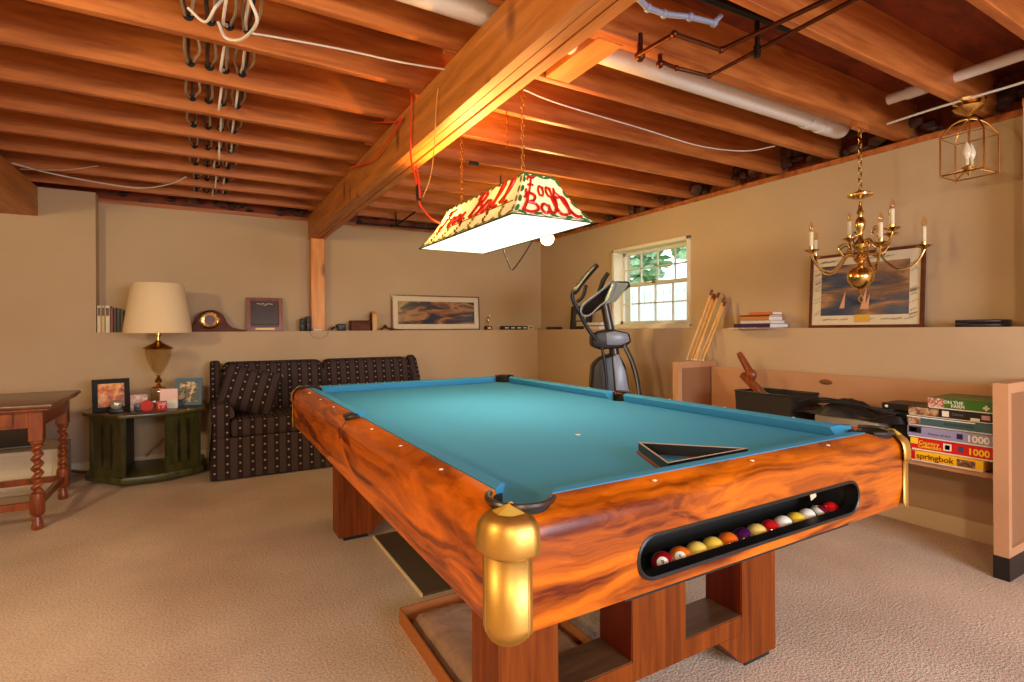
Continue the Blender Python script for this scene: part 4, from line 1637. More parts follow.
for s_ in (-1, 1):
    x0, x1 = (-SW + .14, -.004) if s_ < 0 else (.004, SW - .14)
    cushion_box(MB(), x0, x1, fy - .005, .22, .325, .465, .035).build('seat_cushion', M['sofa'], sofa)
    b = MB()
    cushion_box(b, x0 - .04 * (s_ < 0), x1 + .04 * (s_ > 0), -.10, .10, 0, .44, .06)
    for v in b.bm.verts:
        z = v.co.z
        v.co = Vector((v.co.x, v.co.y + .19 + z * .26, z + .44))
    b.build('back_cushion', M['sofa'], sofa)
    # rolled arm
    xa = s_ * (SW - .075)
    prof = [(-.06, .30), (-.06, .47)] + [(-.005 + .085 * math.cos(a) * (1.05), .505 + .085 * math.sin(a)) for a in [R(200 - 250 * k / 12) for k in range(13)]] + [(.045, .30)]
    b = MB()
    b.prism([(xa + s_ * (x), z) for x, z in prof], 1, fy + .03, byk - .1)
    b.bevel(.012, 2, 50)
    b.build('arm', M['sofa'], sofa)
    # wing
    prof = [(.10, .52), (.12, .66), (.19, .78), (.25, .87), (.33, .90), (.42, .86), (.42, .4), (.2, .4)]
    b = MB()
    b.prism([(y, z) for y, z in prof], 0, s_ * (SW - .085), s_ * (SW - .005))
    b.bevel(.025, 3, 40)
    b.build('wing', M['sofa'], sofa)
MB().box(-SW + .05, SW - .05, .20, byk, .3, .80).bevel(.03, 3).build('back_frame', M['sofa'], sofa)
# throw pillow at the left arm
b = MB()
n = 12
for sgn in (1, -1):
    g = {}
    for j in range(n + 1):
        for i in range(n + 1):
            u, v = i / n * 2 - 1, j / n * 2 - 1
            h = .075 * ((1 - u ** 4) * (1 - v ** 4)) ** .5
            pin = 1 - .06 * (1 - abs(u)) * 0
            g[i, j] = b.bm.verts.new((u * .23 * (1 - .07 * (1 - v * v)), sgn * h, v * .20 * (1 - .07 * (1 - u * u))))
    for j in range(n):
        for i in range(n):
            b.bm.faces.new((g[i, j], g[i + 1, j], g[i + 1, j + 1], g[i, j + 1]))
bmesh.ops.remove_doubles(b.bm, verts=b.bm.verts, dist=1e-4)
o = b.build('throw_pillow', M['sofa'], None, loc=(.33, 4.98, .66))
o.rotation_euler = (R(-24), R(14), R(-10))
tag(o, 'dotted plum throw pillow leaning at the left end of the sofa', 'pillow')

# ================================================================== HEXAGONAL END TABLE
et = thing('end_table', (-.40, 5.15, 0), 'olive green angular end table with pierced side panels beside the sofa', 'end table')


def E(pts):
    return [(x + .40, y - 5.15) for x, y in pts]


topo = E([(-.80, 5.14), (-.545, 4.81), (-.235, 4.825), (.012, 4.99), (.012, 5.46), (-.80, 5.46)])
ino = E([(-.755, 5.15), (-.525, 4.86), (-.255, 4.87), (-.035, 5.015), (-.035, 5.42), (-.755, 5.42)])
baso = E([(-.79, 5.14), (-.54, 4.835), (-.245, 4.845), (.0, 4.995), (.0, 5.44), (-.79, 5.44)])
MB().prism(topo, 2, .515, .545).bevel(.008, 2).build('table_top', wood('green_brown_top', (50, 42, 20), (96, 84, 44), (1.5, 8, 8), .3, 3, .5, coat=.3), et)
MB().prism(baso, 2, .02, .075).bevel(.012, 2).build('plinth', M['green_wood'], et)


def panel(a, bq, nm):
    a, bq = Vector((a[0], a[1], 0)), Vector((bq[0], bq[1], 0))
    d = (bq - a)
    L_ = d.length
    d.normalize()
    n_ = Vector((-d.y, d.x, 0))
    m = frame_mat(d, (0, 0, 1), d.cross(Vector((0, 0, 1))), a)
    b = MB()
    b.box(0, L_, .075, .515, -.018, 0, m)
    o = b.build(nm, M['green_wood'], et)
    b = MB()
    b.box(.0, .03, .075, .515, 0, .008, m).box(L_ - .03, L_, .075, .515, 0, .008, m).box(.03, L_ - .03, .47, .515, 0, .008, m).box(.03, L_ - .03, .075, .12, 0, .008, m)
    b.build('panel_moulding', M['green_wood'], o)
    b = MB()
    for cx in (L_ * .38, L_ * .66):
        pr = [(.006, .13), (.010, .15), (.016, .20), (.010, .255), (.006, .28), (.015, .295), (.006, .31), (.011, .36), (.016, .40), (.010, .44), (.006, .465)]
        poly = [(cx + r_, z_) for r_, z_ in pr] + [(cx - r_, z_) for r_, z_ in reversed(pr)]
        vs_ = [m @ Vector((x, z, .0015)) for x, z in poly]
        A = b._v(vs_)
        vs2 = [m @ Vector((x, z, -.019)) for x, z in poly]
        B2 = b._v(vs2)
        b.bm.faces.new(A)
        b.bm.faces.new(list(reversed(B2)))
        k_ = len(A)
        for i in range(k_):
            b.bm.faces.new((A[i], B2[i], B2[(i + 1) % k_], A[(i + 1) % k_]))
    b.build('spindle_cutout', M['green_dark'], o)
    return o


panel(ino[0], ino[1], 'side_panel')
panel(ino[2], ino[3], 'side_panel')
panel(ino[3], ino[4], 'side_panel')
panel(ino[5], ino[0], 'side_panel')
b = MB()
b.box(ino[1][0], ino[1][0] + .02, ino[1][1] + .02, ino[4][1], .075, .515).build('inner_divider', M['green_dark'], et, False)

# table lamp
tl0 = thing('table_lamp', (-.32, 5.19, .545), 'large cream-shaded table lamp with a clear glass urn base on the green end table', 'table lamp')
b = MB()
b.box(-.055, .055, -.055, .055, 0, .006)
b.build('lamp_base', M['brass'], tl0, False)
MB().box(-.052, .052, -.052, .052, .006, .155).bevel(.008, 2).build('glass_block', M['cglass'], tl0)
b = MB()
b.lathe([(.045, .155), (.048, .163), (.02, .175), (.012, .19), (.024, .20), (.028, .215), (.02, .23), (.010, .245), (.018, .255)], (0, 0, 0), 18)
b.build('lower_fitting', M['brass'], tl0)
b = MB()
prof = [(.016, .255), (.04, .29), (.07, .35), (.088, .42), (.095, .47), (.088, .475), (.082, .42), (.064, .355), (.036, .30), (.010, .27)]
b.lathe(prof, (0, 0, 0), 40, mod=lambda a, z, r: r * (1 + .035 * math.cos(12 * a)))
b.build('glass_urn', M['cglass'], tl0)
b = MB()
b.lathe([(.104, .468), (.108, .474), (.104, .480), (.096, .484), (.06, .505), (.03, .52), (.014, .54), (.014, .57), (.026, .585), (.026, .62), (.01, .63), (.006, .9)], (0, 0, 0), 24)
b.build('brass_collar', M['brass'], tl0)
shade_m, t2, b2 = base_mat('pleated_cream_fabric')
b2.inputs['Base Color'].default_value = s2l((236, 208, 166))
b2.inputs['Roughness'].default_value = .9
tcn = t2.nodes.new('ShaderNodeTexNoise')
tcn.inputs['Scale'].default_value = 40
bpn = t2.nodes.new('ShaderNodeBump')
bpn.inputs['Strength'].default_value = .1
t2.links.new(tcn.outputs[0], bpn.inputs['Height'])
t2.links.new(bpn.outputs[0], b2.inputs['Normal'])
b = MB()
rings = []
SEG = 72
for r_, z_ in ((.234, .600), (.236, .612), (.230, .66), (.204, .84), (.181, .985), (.173, 1.0), (.169, .992), (.198, .84), (.224, .66), (.230, .602)):
    rings.append([b.bm.verts.new((r_ * (1 + .004 * math.cos(36 * 2 * PI * k / SEG)) * math.cos(2 * PI * k / SEG), r_ * (1 + .004 * math.cos(36 * 2 * PI * k / SEG)) * math.sin(2 * PI * k / SEG), z_)) for k in range(SEG)])
for A, B_ in zip(rings, rings[1:] + rings[:1]):
    for k in range(SEG):
        b.bm.faces.new((A[k], A[(k + 1) % SEG], B_[(k + 1) % SEG], B_[k]))
b.build('lamp_shade', shade_m, tl0)
b = MB()
for k in range(3):
    a = 2 * PI * k / 3
    b.tube([(0, 0, .96), (.176 * math.cos(a), .176 * math.sin(a), .98)], .003, 6)
b.ball((0, 0, .985), .014, 10)
b.build('shade_spider', M['brass'], tl0)


# small framed photos and ornaments on the end table
def photo_frame(name, loc, rz, w_, h_, fm, border, pic, label, lean=12, depth=.014, cat='picture frame', mat_=None, mw=0, group=None, glass=False):
    t = thing(name, loc, label, cat, rz, group)
    rx = Matrix.Rotation(R(-lean), 4, 'X')
    b = MB()
    b.box(-w_ / 2, -w_ / 2 + border, -depth, 0, 0, h_, rx).box(w_ / 2 - border, w_ / 2, -depth, 0, 0, h_, rx)
    b.box(-w_ / 2 + border, w_ / 2 - border, -depth, 0, 0, border, rx).box(-w_ / 2 + border, w_ / 2 - border, -depth, 0, h_ - border, h_, rx)
    b.build('frame', fm, t, False)
    if mat_:
        MB().box(-w_ / 2 + border, w_ / 2 - border, -depth * .55, -.001, border, h_ - border, rx).build('mat_board', mat_, t, False)
    pm = border + mw
    MB().box(-w_ / 2 + pm, w_ / 2 - pm, -depth * .55 - .0012, -.001, pm, h_ - pm, rx).build('picture', pic, t, False)
    if glass:
        MB().box(-w_ / 2 + border, w_ / 2 - border, -depth * .8, -depth * .75, border, h_ - border, rx).build('picture_glass', M['glass'], t, False)
    return t, rx


ETZ = .545
pic1 = ramp_mat('snapshot_orange', [(.3, (60, 30, 20)), (.45, (206, 104, 40)), (.55, (236, 160, 70)), (.7, (240, 220, 190))], 16, 4, .3)
pic2 = ramp_mat('snapshot_people', [(.3, (30, 26, 24)), (.48, (60, 44, 34)), (.56, (220, 180, 130)), (.68, (120, 190, 210))], 20, 4, .3)
t, rx = photo_frame('photo_frame', (-.615, 5.08, ETZ), R(12), .235, .25, M['blackm'], .035, pic1, 'black photo frame with an orange-toned snapshot, at the left of the green end table')
MB().box(-.02, .02, .0, .004, 0, .17, Matrix.Translation((0, .10, 0)) @ Matrix.Rotation(R(22), 4, 'X')).build('easel_leg', M['blackm'], t, False)
t, rx = photo_frame('photo_frame', (-.115, 5.14, ETZ), R(-8), .20, .225, plain('teal_blue_frame', (36, 82, 108), .4), .03, pic2, 'blue photo frame at the right of the green end table')
MB().box(-.02, .02, .0, .004, 0, .15, Matrix.Translation((0, .09, 0)) @ Matrix.Rotation(R(22), 4, 'X')).build('easel_leg', M['blackm'], t, False)
card = thing('greeting_card', (-.245, 5.03, ETZ), 'folded white and pale pink card standing in front of the table lamp', 'card', R(-6))
MB().box(-.06, .06, 0, .0015, 0, .155, Matrix.Rotation(R(-8), 4, 'X')).build('front_leaf', plain('pale_pink_paper', (244, 206, 196), .7), card, False)
MB().box(-.06, .06, .0, .0015, 0, .15, Matrix.Translation((0, .045, 0)) @ Matrix.Rotation(R(8), 4, 'X')).build('rear_leaf', M['paper'], card, False)
MB().box(-.058, .058, -.001, .0, 0, .068, Matrix.Rotation(R(-8), 4, 'X')).build('white_band', M['paper'], card, False)
o = MB().box(-.055, .055, 0, .002, 0, .12, Matrix.Rotation(R(-12), 4, 'X')).build('small_picture_card', ramp_mat('pastel_snapshot', [(.3, (230, 220, 200)), (.5, (200, 150, 150)), (.65, (110, 130, 170)), (.8, (240, 230, 210))], 18, 4, .5), None, False, loc=(-.44, 5.05, ETZ))
tag(o, 'small pastel picture card leaning between the black frame and the white card', 'card')
t = thing('glass_paperweight', (-.57, 4.965, ETZ), 'small dark and silver ornament with a glass dome in front of the black photo frame', 'ornament')
MB().box(-.045, .045, -.03, .03, 0, .03).bevel(.006).build('ornament_base', M['black'], t)
MB().lathe([(.03, .03), (.042, .05), (.044, .07), (.034, .092), (.002, .102)], (0, 0, 0), 16).build('dome', plain('silvery_glass', (190, 184, 176), .1, .6), t)
MB().box(-.018, .018, -.034, -.028, .04, .062).build('dark_scene', M['black'], t)
o = MB().lathe([(.042, -.007), (.044, 0), (.042, .007)], (0, 0, .042), 24, Matrix.Rotation(PI / 2, 3, 'X')).build('red_disc', M['red'], None, loc=(-.378, 4.945, ETZ))
tag(o, 'round red disc standing upright beside the red cube', 'ornament')
t = thing('red_cube', (-.285, 4.945, ETZ), 'small red cube with a white figure on its face, in front of the white card', 'ornament')
MB().box(-.034, .034, -.025, .025, 0, .07).bevel(.004).build('cube_body', M['red'], t)
MB().tube([(-.015, -.0265, .018), (-.017, -.0265, .05), (.0, -.0265, .044), (.014, -.0265, .052), (.016, -.0265, .03), (.004, -.0265, .02)], .003, 5).build('white_figure', M['paper'], t)
o = MB().box(-.018, .018, -.012, .012, 0, .06).bevel(.003).build('navy_bottle', plain('navy', (34, 30, 66), .3), None, loc=(-.445, 4.965, ETZ))
tag(o, 'tiny navy blue box between the pastel card and the red disc', 'ornament')

# ================================================================== LEFT WOODEN TABLE
wt = thing('side_table', (-1.45, 4.45, 0), 'reddish brown table with barley-twist legs at the left edge', 'table')
tw0, tw1, td0, td1 = -.70, .685, -.43, .41
b = MB()
b.box(tw0, tw1, td0, td1, .715, .742).bevel(.008, 2)
b.build('table_top', M['mahogtop'], wt)
MB().box(tw0 + .015, tw1 - .015, td0 + .015, td1 - .015, .700, .715).bevel(.004, 1).build('top_moulding', M['mahog'], wt)
b = MB()
ap0, ap1 = .60, .70
b.box(tw0 + .06, tw1 - .08, td0 + .065, td0 + .085, ap0, ap1).box(tw0 + .06, tw1 - .08, td1 - .105, td1 - .085, ap0, ap1)
b.box(tw1 - .085, tw1 - .065, td0 + .07, td1 - .09, ap0, ap1).box(tw0 + .05, tw0 + .07, td0 + .07, td1 - .09, ap0, ap1)
b.build('apron', M['mahog'], wt, False)
d_ = MB().box(-.62, .50, td0 + .058, td0 + .065, ap0 + .012, ap1 - .012).bevel(.002, 1).build('drawer_front', M['mahog'], wt)
MB().tube(spline([(-.02, td0 + .052, .67), (.0, td0 + .045, .655), (.06, td0 + .045, .655), (.08, td0 + .052, .67)], 4), .005, 6).build('drawer_pull', M['galv'], d_)
for lx in (tw0 + .075, tw1 - .085):
    for ly in (td0 + .085, td1 - .10):
        b = MB()
        b.box(lx - .034, lx + .034, ly - .034, ly + .034, .52, .70).bevel(.004, 1)
        b.lathe([(.030, .52), (.034, .51), (.026, .50), (.024, .49)], (lx, ly, 0), 14)
        # twist section
        SEGT = 16
        rings = []
        for i in range(49):
            z = .215 + (.495 - .215) * i / 48
            a0 = i / 48 * 2 * PI * 5
            ring = []
            for k in range(SEGT):
                a = 2 * PI * k / SEGT
                r = .022 + .009 * math.cos(a - a0)
                ring.append(b.bm.verts.new((lx + r * math.cos(a), ly + r * math.sin(a), z)))
            rings.append(ring)
        for A, B_ in zip(rings, rings[1:]):
            for k in range(SEGT):
                b.bm.faces.new((A[k], A[(k + 1) % SEGT], B_[(k + 1) % SEGT], B_[k]))
        b.bm.faces.new(rings[-1])
        b.bm.faces.new(rings[0])
        b.lathe([(.022, .22), (.033, .21), (.036, .19), (.036, .10), (.030, .085), (.016, .075), (.018, .065), (.028, .03), (.030, .012), (.024, 0)], (lx, ly, 0), 14)
        b.build('twisted_leg', M['mahog'], wt)
b = MB()
for ly in (td0 + .085, td1 - .10):
    b.box(tw0 + .10, tw1 - .11, ly - .014, ly + .014, .125, .165)
for lx in (tw0 + .075, tw1 - .085):
    b.box(lx - .014, lx + .014, td0 + .11, td1 - .13, .125, .165)
b.build('stretcher', M['mahog'], wt, False)
o = MB().prism([(-.25, -.1), (.0, -.13), (.035, .0), (.0, .10), (-.25, .12)], 2, 0, .006).build('green_cloth', plain('dark_green_cloth', (20, 70, 50), .9), None, loc=(-1.245, 4.40, .742))
tag(o, 'dark green cloth lying on the brown table at the left edge', 'cloth')
t = tag(MB().ball((0, 0, .018), .05, 12, 1.3, 1, .36).build('yellow_ornament', plain('pale_yellow', (226, 206, 110), .6), None, loc=(-1.31, 4.42, .748)), 'small yellow ornament on the green cloth at the left edge', 'ornament')
# white box and black screen behind the table
wbx = thing('white_cabinet', (-1.36, 5.22, 0), 'low white cabinet standing against the back wall behind the brown table', 'cabinet')
MB().box(-.44, .44, -.22, .22, 0, .31).bevel(.006, 1).build('cabinet_body', plain('off_white_panel', (214, 196, 168), .6), wbx)
MB().box(-.41, .41, -.226, -.22, .03, .28).bevel(.003, 1).build('cabinet_door', plain('off_white_panel', (214, 196, 168), .6), wbx)
tv = thing('small_television', (-1.36, 5.14, .31), 'small black television with a silver edge on the low white cabinet', 'television', R(4))
MB().box(-.30, .30, -.02, .10, .004, .235).bevel(.008, 2).build('television_case', plain('silver_bezel', (150, 140, 126), .35, .4), tv)
MB().box(-.285, .285, -.026, -.018, .02, .222).build('screen', plain('black_glass', (12, 12, 16), .08), tv, False)
MB().box(-.15, .15, 0, .1, 0, .006).build('stand_foot', M['black'], tv, False)
cable('power_cord', [(-.93, 5.50, .035), (-.85, 5.48, .02), (-.80, 5.50, .012), (-.76, 5.50, .012)], .012, M['mahog'], 'reddish brown cord on the carpet by the wall between the two left tables')
cable('lamp_cord', [(-.43, 5.50, .09), (-.38, 5.46, .16), (-.30, 5.49, .25), (-.26, 5.50, .37)], .006, plain('pinkish_cord', (196, 120, 90), .5), 'pinkish lamp cord behind the green end table')

# ================================================================== LOW PEACH UNIT ALONG THE RIGHT WALL
UX0, UX1, UY0, UY1, UH = 3.14, 3.575, .955, 2.94, .895
un = thing('shelf_unit', ((UX0 + UX1) / 2, (UY0 + UY1) / 2, 0), 'long peach-coloured low unit with panelled ends along the right wall', 'shelf unit')
ux, uy = (UX0 + UX1) / 2, (UY0 + UY1) / 2


def ub(mb, x0, x1, y0, y1, z0, z1):
    return mb.box(x0 - ux, x1 - ux, y0 - uy, y1 - uy, z0, z1)


for y0 in (UY0, UY1 - .055):
    b = MB()
    ub(b, UX0, UX0 + .035, y0, y0 + .055, .105, UH)
    ub(b, UX1 - .035, UX1, y0, y0 + .055, .105, UH)
    ub(b, UX0 + .035, UX1 - .035, y0, y0 + .055, UH - .035, UH)
    ub(b, UX0 + .035, UX1 - .035, y0, y0 + .055, .105, .145)
    e = b.build('end_panel', M['unit'], un)
    b = MB()
    ub(b, UX0 + .035, UX1 - .035, y0 + .012, y0 + .043, .145, UH - .035)
    b.build('panel_insert', M['unit_inner'], e, False)
    b = MB()
    ub(b, UX0 - .002, UX1, y0 - .002, y0 + .057, 0, .105)
    b.build('black_foot', M['black'], e, False)
    b = MB()
    ub(b, UX0 + .035, UX0 + .047, y0 + .005, y0 + .05, .145, UH - .035)
    ub(b, UX0 + .035, UX1 - .035, y0 + .005, y0 + .05, UH - .047, UH - .035)
    b.build('panel_moulding', M['unit'], e, False)
b = MB()
ub(b, 3.515, 3.535, UY0 + .055, UY1 - .055, .43, .85)
bp_ = b.build('back_panel', M['unit'], un, False)
MB().lathe([(.03, 0), (.032, .003), (.026, .005)], (atX(826, 382, 3.515).x - ux - .0, atX(826, 382, 3.515).y - uy, atX(826, 382, 3.515).z), 20, Matrix.Rotation(R(-90), 3, 'Y') @ Matrix.Diagonal((.55, 1.35, 1))).build('oval_badge', plain('brown_oval_badge', (120, 74, 40), .4), bp_)
b = MB()
ub(b, 3.235, 3.535, UY0 + .055, UY1 - .055, .43, .455)
b.build('shelf', M['unit'], un, False)
SHZ = .455
# puzzle boxes ------------------------------------------------------
games = [
    ('yellow', (244, 190, 20), .46, .515, 1.065, 1.37, 3.20, 'yellow puzzle box with a springbok logo at the bottom of the box pile'),
    ('red', (206, 22, 28), .515, .580, 1.03, 1.37, 3.21, 'red puzzle box marked 1000 in yellow, second from the bottom of the pile'),
    ('lilac', (150, 146, 184), .580, .640, 1.03, 1.385, 3.21, 'lilac-blue puzzle box marked 1000 in white, in the middle of the pile'),
    ('teal', (66, 98, 106), .640, .690, 1.03, 1.39, 3.22, 'greyish teal puzzle box with a pale lid edge above the lilac one'),
    ('dark', (34, 24, 26), .690, .738, 1.03, 1.39, 3.23, 'black puzzle box with small white labels below the green one'),
    ('green', (62, 118, 34), .738, .795, 1.03, 1.30, 3.23, 'green puzzle box with white lettering on top of the pile'),
]
for nm, col, z0, z1, y0, y1, x0, lab in games:
    t = thing('puzzle_box', (x0 + .14, (y0 + y1) / 2, z0), lab, 'box', 0, 'puzzle boxes piled on the peach unit')
    hy = (y1 - y0) / 2
    h = z1 - z0 - .0015
    m0 = plain('carton_' + nm, col, .35)
    MB().box(-.14, .14, -hy, hy, h * .12, h).bevel(.002, 1).build('lid', m0, t)
    MB().box(-.135, .135, -hy + .004, hy - .004, 0, h * .12).build('tray', M['paper'], t, False)
    fx = -.1405

    def patch(ya, yb, za, zb, mt, nme='printed_patch'):
        # ya,yb measured from the left end as seen (far end) 0..1
        MB().box(fx - .0004, fx + .0004, hy - yb * 2 * hy, hy - ya * 2 * hy, h * za, h * zb).build(nme, mt, t, False)

    def word(txt, yc, zc, size, mt, bold=0.0, sh=0):
        text_mesh(txt, size, mt, t, 'printed_word', frame_mat((0, -1, 0), (0, 0, 1), (-1, 0, 0), (fx - .001, hy - yc * 2 * hy, h * zc)), extrude=.0003, bold=bold, shear=sh)
    photo = ramp_mat('puzzle_photo_' + nm, [(.3, (40, 30, 26)), (.5, (150, 100, 70)), (.7, (226, 200, 160))], 40, 4, .4)
    yl = plain('print_yellow', (248, 206, 40), .4)
    wh = M['paper']
    if nm == 'yellow':
        patch(0, .08, .14, .98, M['red'])
        word('springbok', .36, .52, .040, plain('print_brown_red', (120, 40, 14), .4), .0006)
        patch(.66, .90, .2, .85, photo)
    elif nm == 'red':
        patch(0, .10, .5, .98, yl)
        word('Country', .24, .66, .026, yl, .0004)
        word('Collection', .25, .36, .024, yl, .0004)
        patch(.42, .52, .3, .85, wh)
        patch(.44, .50, .38, .75, photo)
        patch(.60, .66, .35, .8, plain('print_blue', (60, 90, 160), .4))
        word('1000', .835, .5, .043, yl, .0012)
    elif nm == 'lilac':
        patch(.02, .18, .4, .95, M['black'])
        patch(.04, .12, .5, .85, wh)
        word('Pieces of Art', .40, .45, .018, plain('print_violet', (90, 70, 120), .4))
        patch(.60, .67, .35, .8, plain('print_navy', (26, 30, 70), .4))
        word('1000', .835, .5, .045, wh, .0012)
    elif nm == 'teal':
        patch(0, .8, .88, .99, wh)
        patch(.02, .17, .2, .85, photo)
        word('ADVENTURES', .62, .5, .020, plain('print_slate', (40, 60, 70), .4), .0003)
    elif nm == 'dark':
        patch(0.01, .38, .12, .95, photo)
        patch(.42, .50, .25, .85, wh)
        word('Ravensburger' if False else 'Classic', .60, .6, .018, plain('print_grey', (130, 124, 130), .4))
        patch(.74, .84, .12, .42, wh)
        patch(.86, .95, .35, .8, plain('print_pink', (200, 150, 150), .4))
    else:
        patch(0.0, .26, .1, .95, ramp_mat('green_box_photo', [(.35, (70, 60, 40)), (.5, (190, 110, 90)), (.65, (230, 220, 200))], 60, 3, .4))
        word('ON THE', .40, .66, .022, wh, .0005)
        word('FARM', .47, .34, .022, wh, .0005)
        for dy, dz in ((0, 0), (-.008, 0), (.008, 0), (0, .008), (0, -.008)):
            MB().lathe([(.0055, -.0005), (.0055, .0005)], (fx - .0004, hy - .88 * 2 * hy + dy, h * .45 + dz), 10, Matrix.Rotation(PI / 2, 3, 'Y')).build('white_flower', wh, t, False)
o = MB().box(-.10, .10, -.07, .07, 0, .035).bevel(.003, 1).build('video_case', M['black'], None, loc=(3.36, 1.50, .695))
# things left of the puzzles on the shelf
tag(o, 'black case with a round white mark jutting out beside the black puzzle box', 'case')
MB().lathe([(.008, -.0005), (.008, .0005)], (-.1005, .045, .018), 12, Matrix.Rotation(PI / 2, 3, 'Y')).build('round_mark', M['paper'], o, False)
o.location = (3.37, 1.465, .70)
o2 = MB().box(-.11, .11, -.045, .045, 0, .244).bevel(.006, 1).build('dark_box', M['blackm'], None, loc=(3.40, 1.445, SHZ))
tag(o2, 'tall black box under the black case, left of the puzzle pile', 'box')
gb = thing('grey_game_box', (3.33, 1.68, SHZ), 'flat grey metal case under the black bag, between the crate and the puzzles', 'case')
MB().box(-.16, .14, -.175, .175, 0, .178).bevel(.006, 2).build('case_body', plain('brownish_grey_metal', (134, 122, 104), .45, .2), gb)
MB().box(-.163, -.158, -.03, .03, .11, .145).build('latch', M['galv'], gb, False)
# black crumpled bag
b = MB()
n = 22
g = {}
for j in range(n + 1):
    for i in range(n + 1):
        u, v = i / n * 2 - 1, j / n * 2 - 1
        e = max(0, 1 - max(abs(u), abs(v)) ** 3)
        z = (.045 + .035 * math.sin(v * 5 + 1) + .016 * math.sin(u * 9 + v * 6) + random.uniform(-.006, .006)) * e ** .5
        g[i, j] = b.bm.verts.new((u * .15 * (1 + .1 * math.sin(v * 7)), v * .30 * (1 + .06 * math.sin(u * 9)), max(z, .0)))
for j in range(n):
    for i in range(n):
        b.bm.faces.new((g[i, j], g[i + 1, j], g[i + 1, j + 1], g[i, j + 1]))
o = b.build('black_bag', plain('black_nylon', (26, 20, 20), .5, bump=.3, bscale=40), None, loc=(3.33, 1.71, SHZ + .179))
tag(o, 'crumpled black nylon bag draped over the grey case', 'bag')
for k in range(3):
    o_c = MB().tube(spline([(-.12 + k * .05, -.27, .05), (-.15, -.1 + k * .04, .085), (-.14, .1, .10 - k * .012), (-.12 + k * .03, .27, .06)], 6), .006, 6).build('bag_strap', M['rubber'], o)
# crate
cr = thing('black_crate', (3.35, 2.225, SHZ), 'open black crate on the peach unit with a wooden tool sticking out', 'crate')
b = MB()
H = .265
xo, yo = .15, .205


def taper(mb, x0, x1, y0, y1):
    mb.hexa([Vector(p) for p in ((x0 * .94, y0 * .94, 0), (x1 * .94, y0 * .94, 0), (x1 * .94, y1 * .94, 0), (x0 * .94, y1 * .94, 0), (x0, y0, H), (x1, y0, H), (x1, y1, H), (x0, y1, H))])


taper(b, -xo, -xo + .012, -yo, yo)
taper(b, xo - .012, xo, -yo, yo)
taper(b, -xo + .012, xo - .012, -yo, -yo + .012)
taper(b, -xo + .012, xo - .012, yo - .012, yo)
b.box(-xo * .93, xo * .93, -yo * .93, yo * .93, 0, .01)
b.build('crate_body', plain('dark_brown_black', (38, 28, 22), .6), cr, False)
b = MB()
b.tube([(-xo, -yo, H), (xo, -yo, H), (xo, yo, H), (-xo, yo, H)], .007, 6, closed=True)
b.build('crate_rim', M['black'], cr)
# wooden hand tool
A0 = atX(739, 353, 3.33)
A1 = atX(751, 374, 3.33)
A2 = atX(743, 374, 3.33)
A3 = atX(764, 396, 3.33)
wtool = thing('wooden_tool', tuple(A1), 'reddish wooden clamp-like tool with a round knob sticking out of the black crate', 'tool')
q = lambda p: p - A1
MB().tube([q(A0) + Vector((0, 0, .0)), q(A0.lerp(A1, .15)), q(A1)], [.018, .022, .027], 12).build('handle', M['mahog'], wtool)
MB().ball((0, 0, -.005), .043, 14, .8, 1, 1).build('knob', M['mahog'], wtool)
MB().bar(q(A2), q(A3), .045, .06, up=(1, 0, 0)).bevel(.006, 1).build('jaw', M['mahog'], wtool)
e3 = q(A3)
MB().bar(e3 + Vector((0, .03, .0)), e3 + Vector((0, -.09, -.012)), .05, .012).build('foot_plate', M['mahog'], wtool)

# cue sticks leaning on the far end of the unit
cues = [((687, 362), (712, 290), .0), ((692, 362), (714, 294), .012), ((696, 362), (716, 296), .02), ((700, 362), (724, 298), .0), ((694, 362), (719, 293), .03), ((703, 362), (725, 302), .015)]
cl = ['leftmost pool cue, brown butt upmost, leaning in the group by the window', 'second pool cue from the left in the leaning group', 'third pool cue from the left in the leaning group', 'pool cue second from the right in the leaning group', 'pool cue crossing in the middle of the leaning group', 'rightmost pool cue leaning in the group by the window']
for (p0, p1, dx), lab in zip(cues, cl):
    a = atX(p0[0], p0[1], 3.44 - dx)
    a.z = UH
    c = atX(p1[0], p1[1], 3.66 + dx * .5)
    t = thing('pool_cue', tuple(a), lab, 'cue', 0, 'pool cues leaning on the peach unit')
    v = c - a
    MB().tube([(0, 0, .012), v * .5, v], [.007, .009, .0105], 10).build('shaft', M['cue_wood'], t)
    MB().tube([v * .92, v], [.0108, .0122], 10).build('butt_cap', M['mahog'], t)
    MB().tube([(0, 0, .0), v * .02], [.007, .0088], 8).build('cue_tip', M['paper'], t)

# ================================================================== LEDGE ITEMS, RIGHT WALL
sea = ramp_mat('seascape_print', [(.28, (28, 36, 54)), (.44, (64, 76, 96)), (.52, (120, 92, 70)), (.60, (176, 130, 96)), (.7, (60, 70, 90))], 2.2, 7, .25, (1, 1.2, 4), .8)
# mat board with signatures
WX = X2


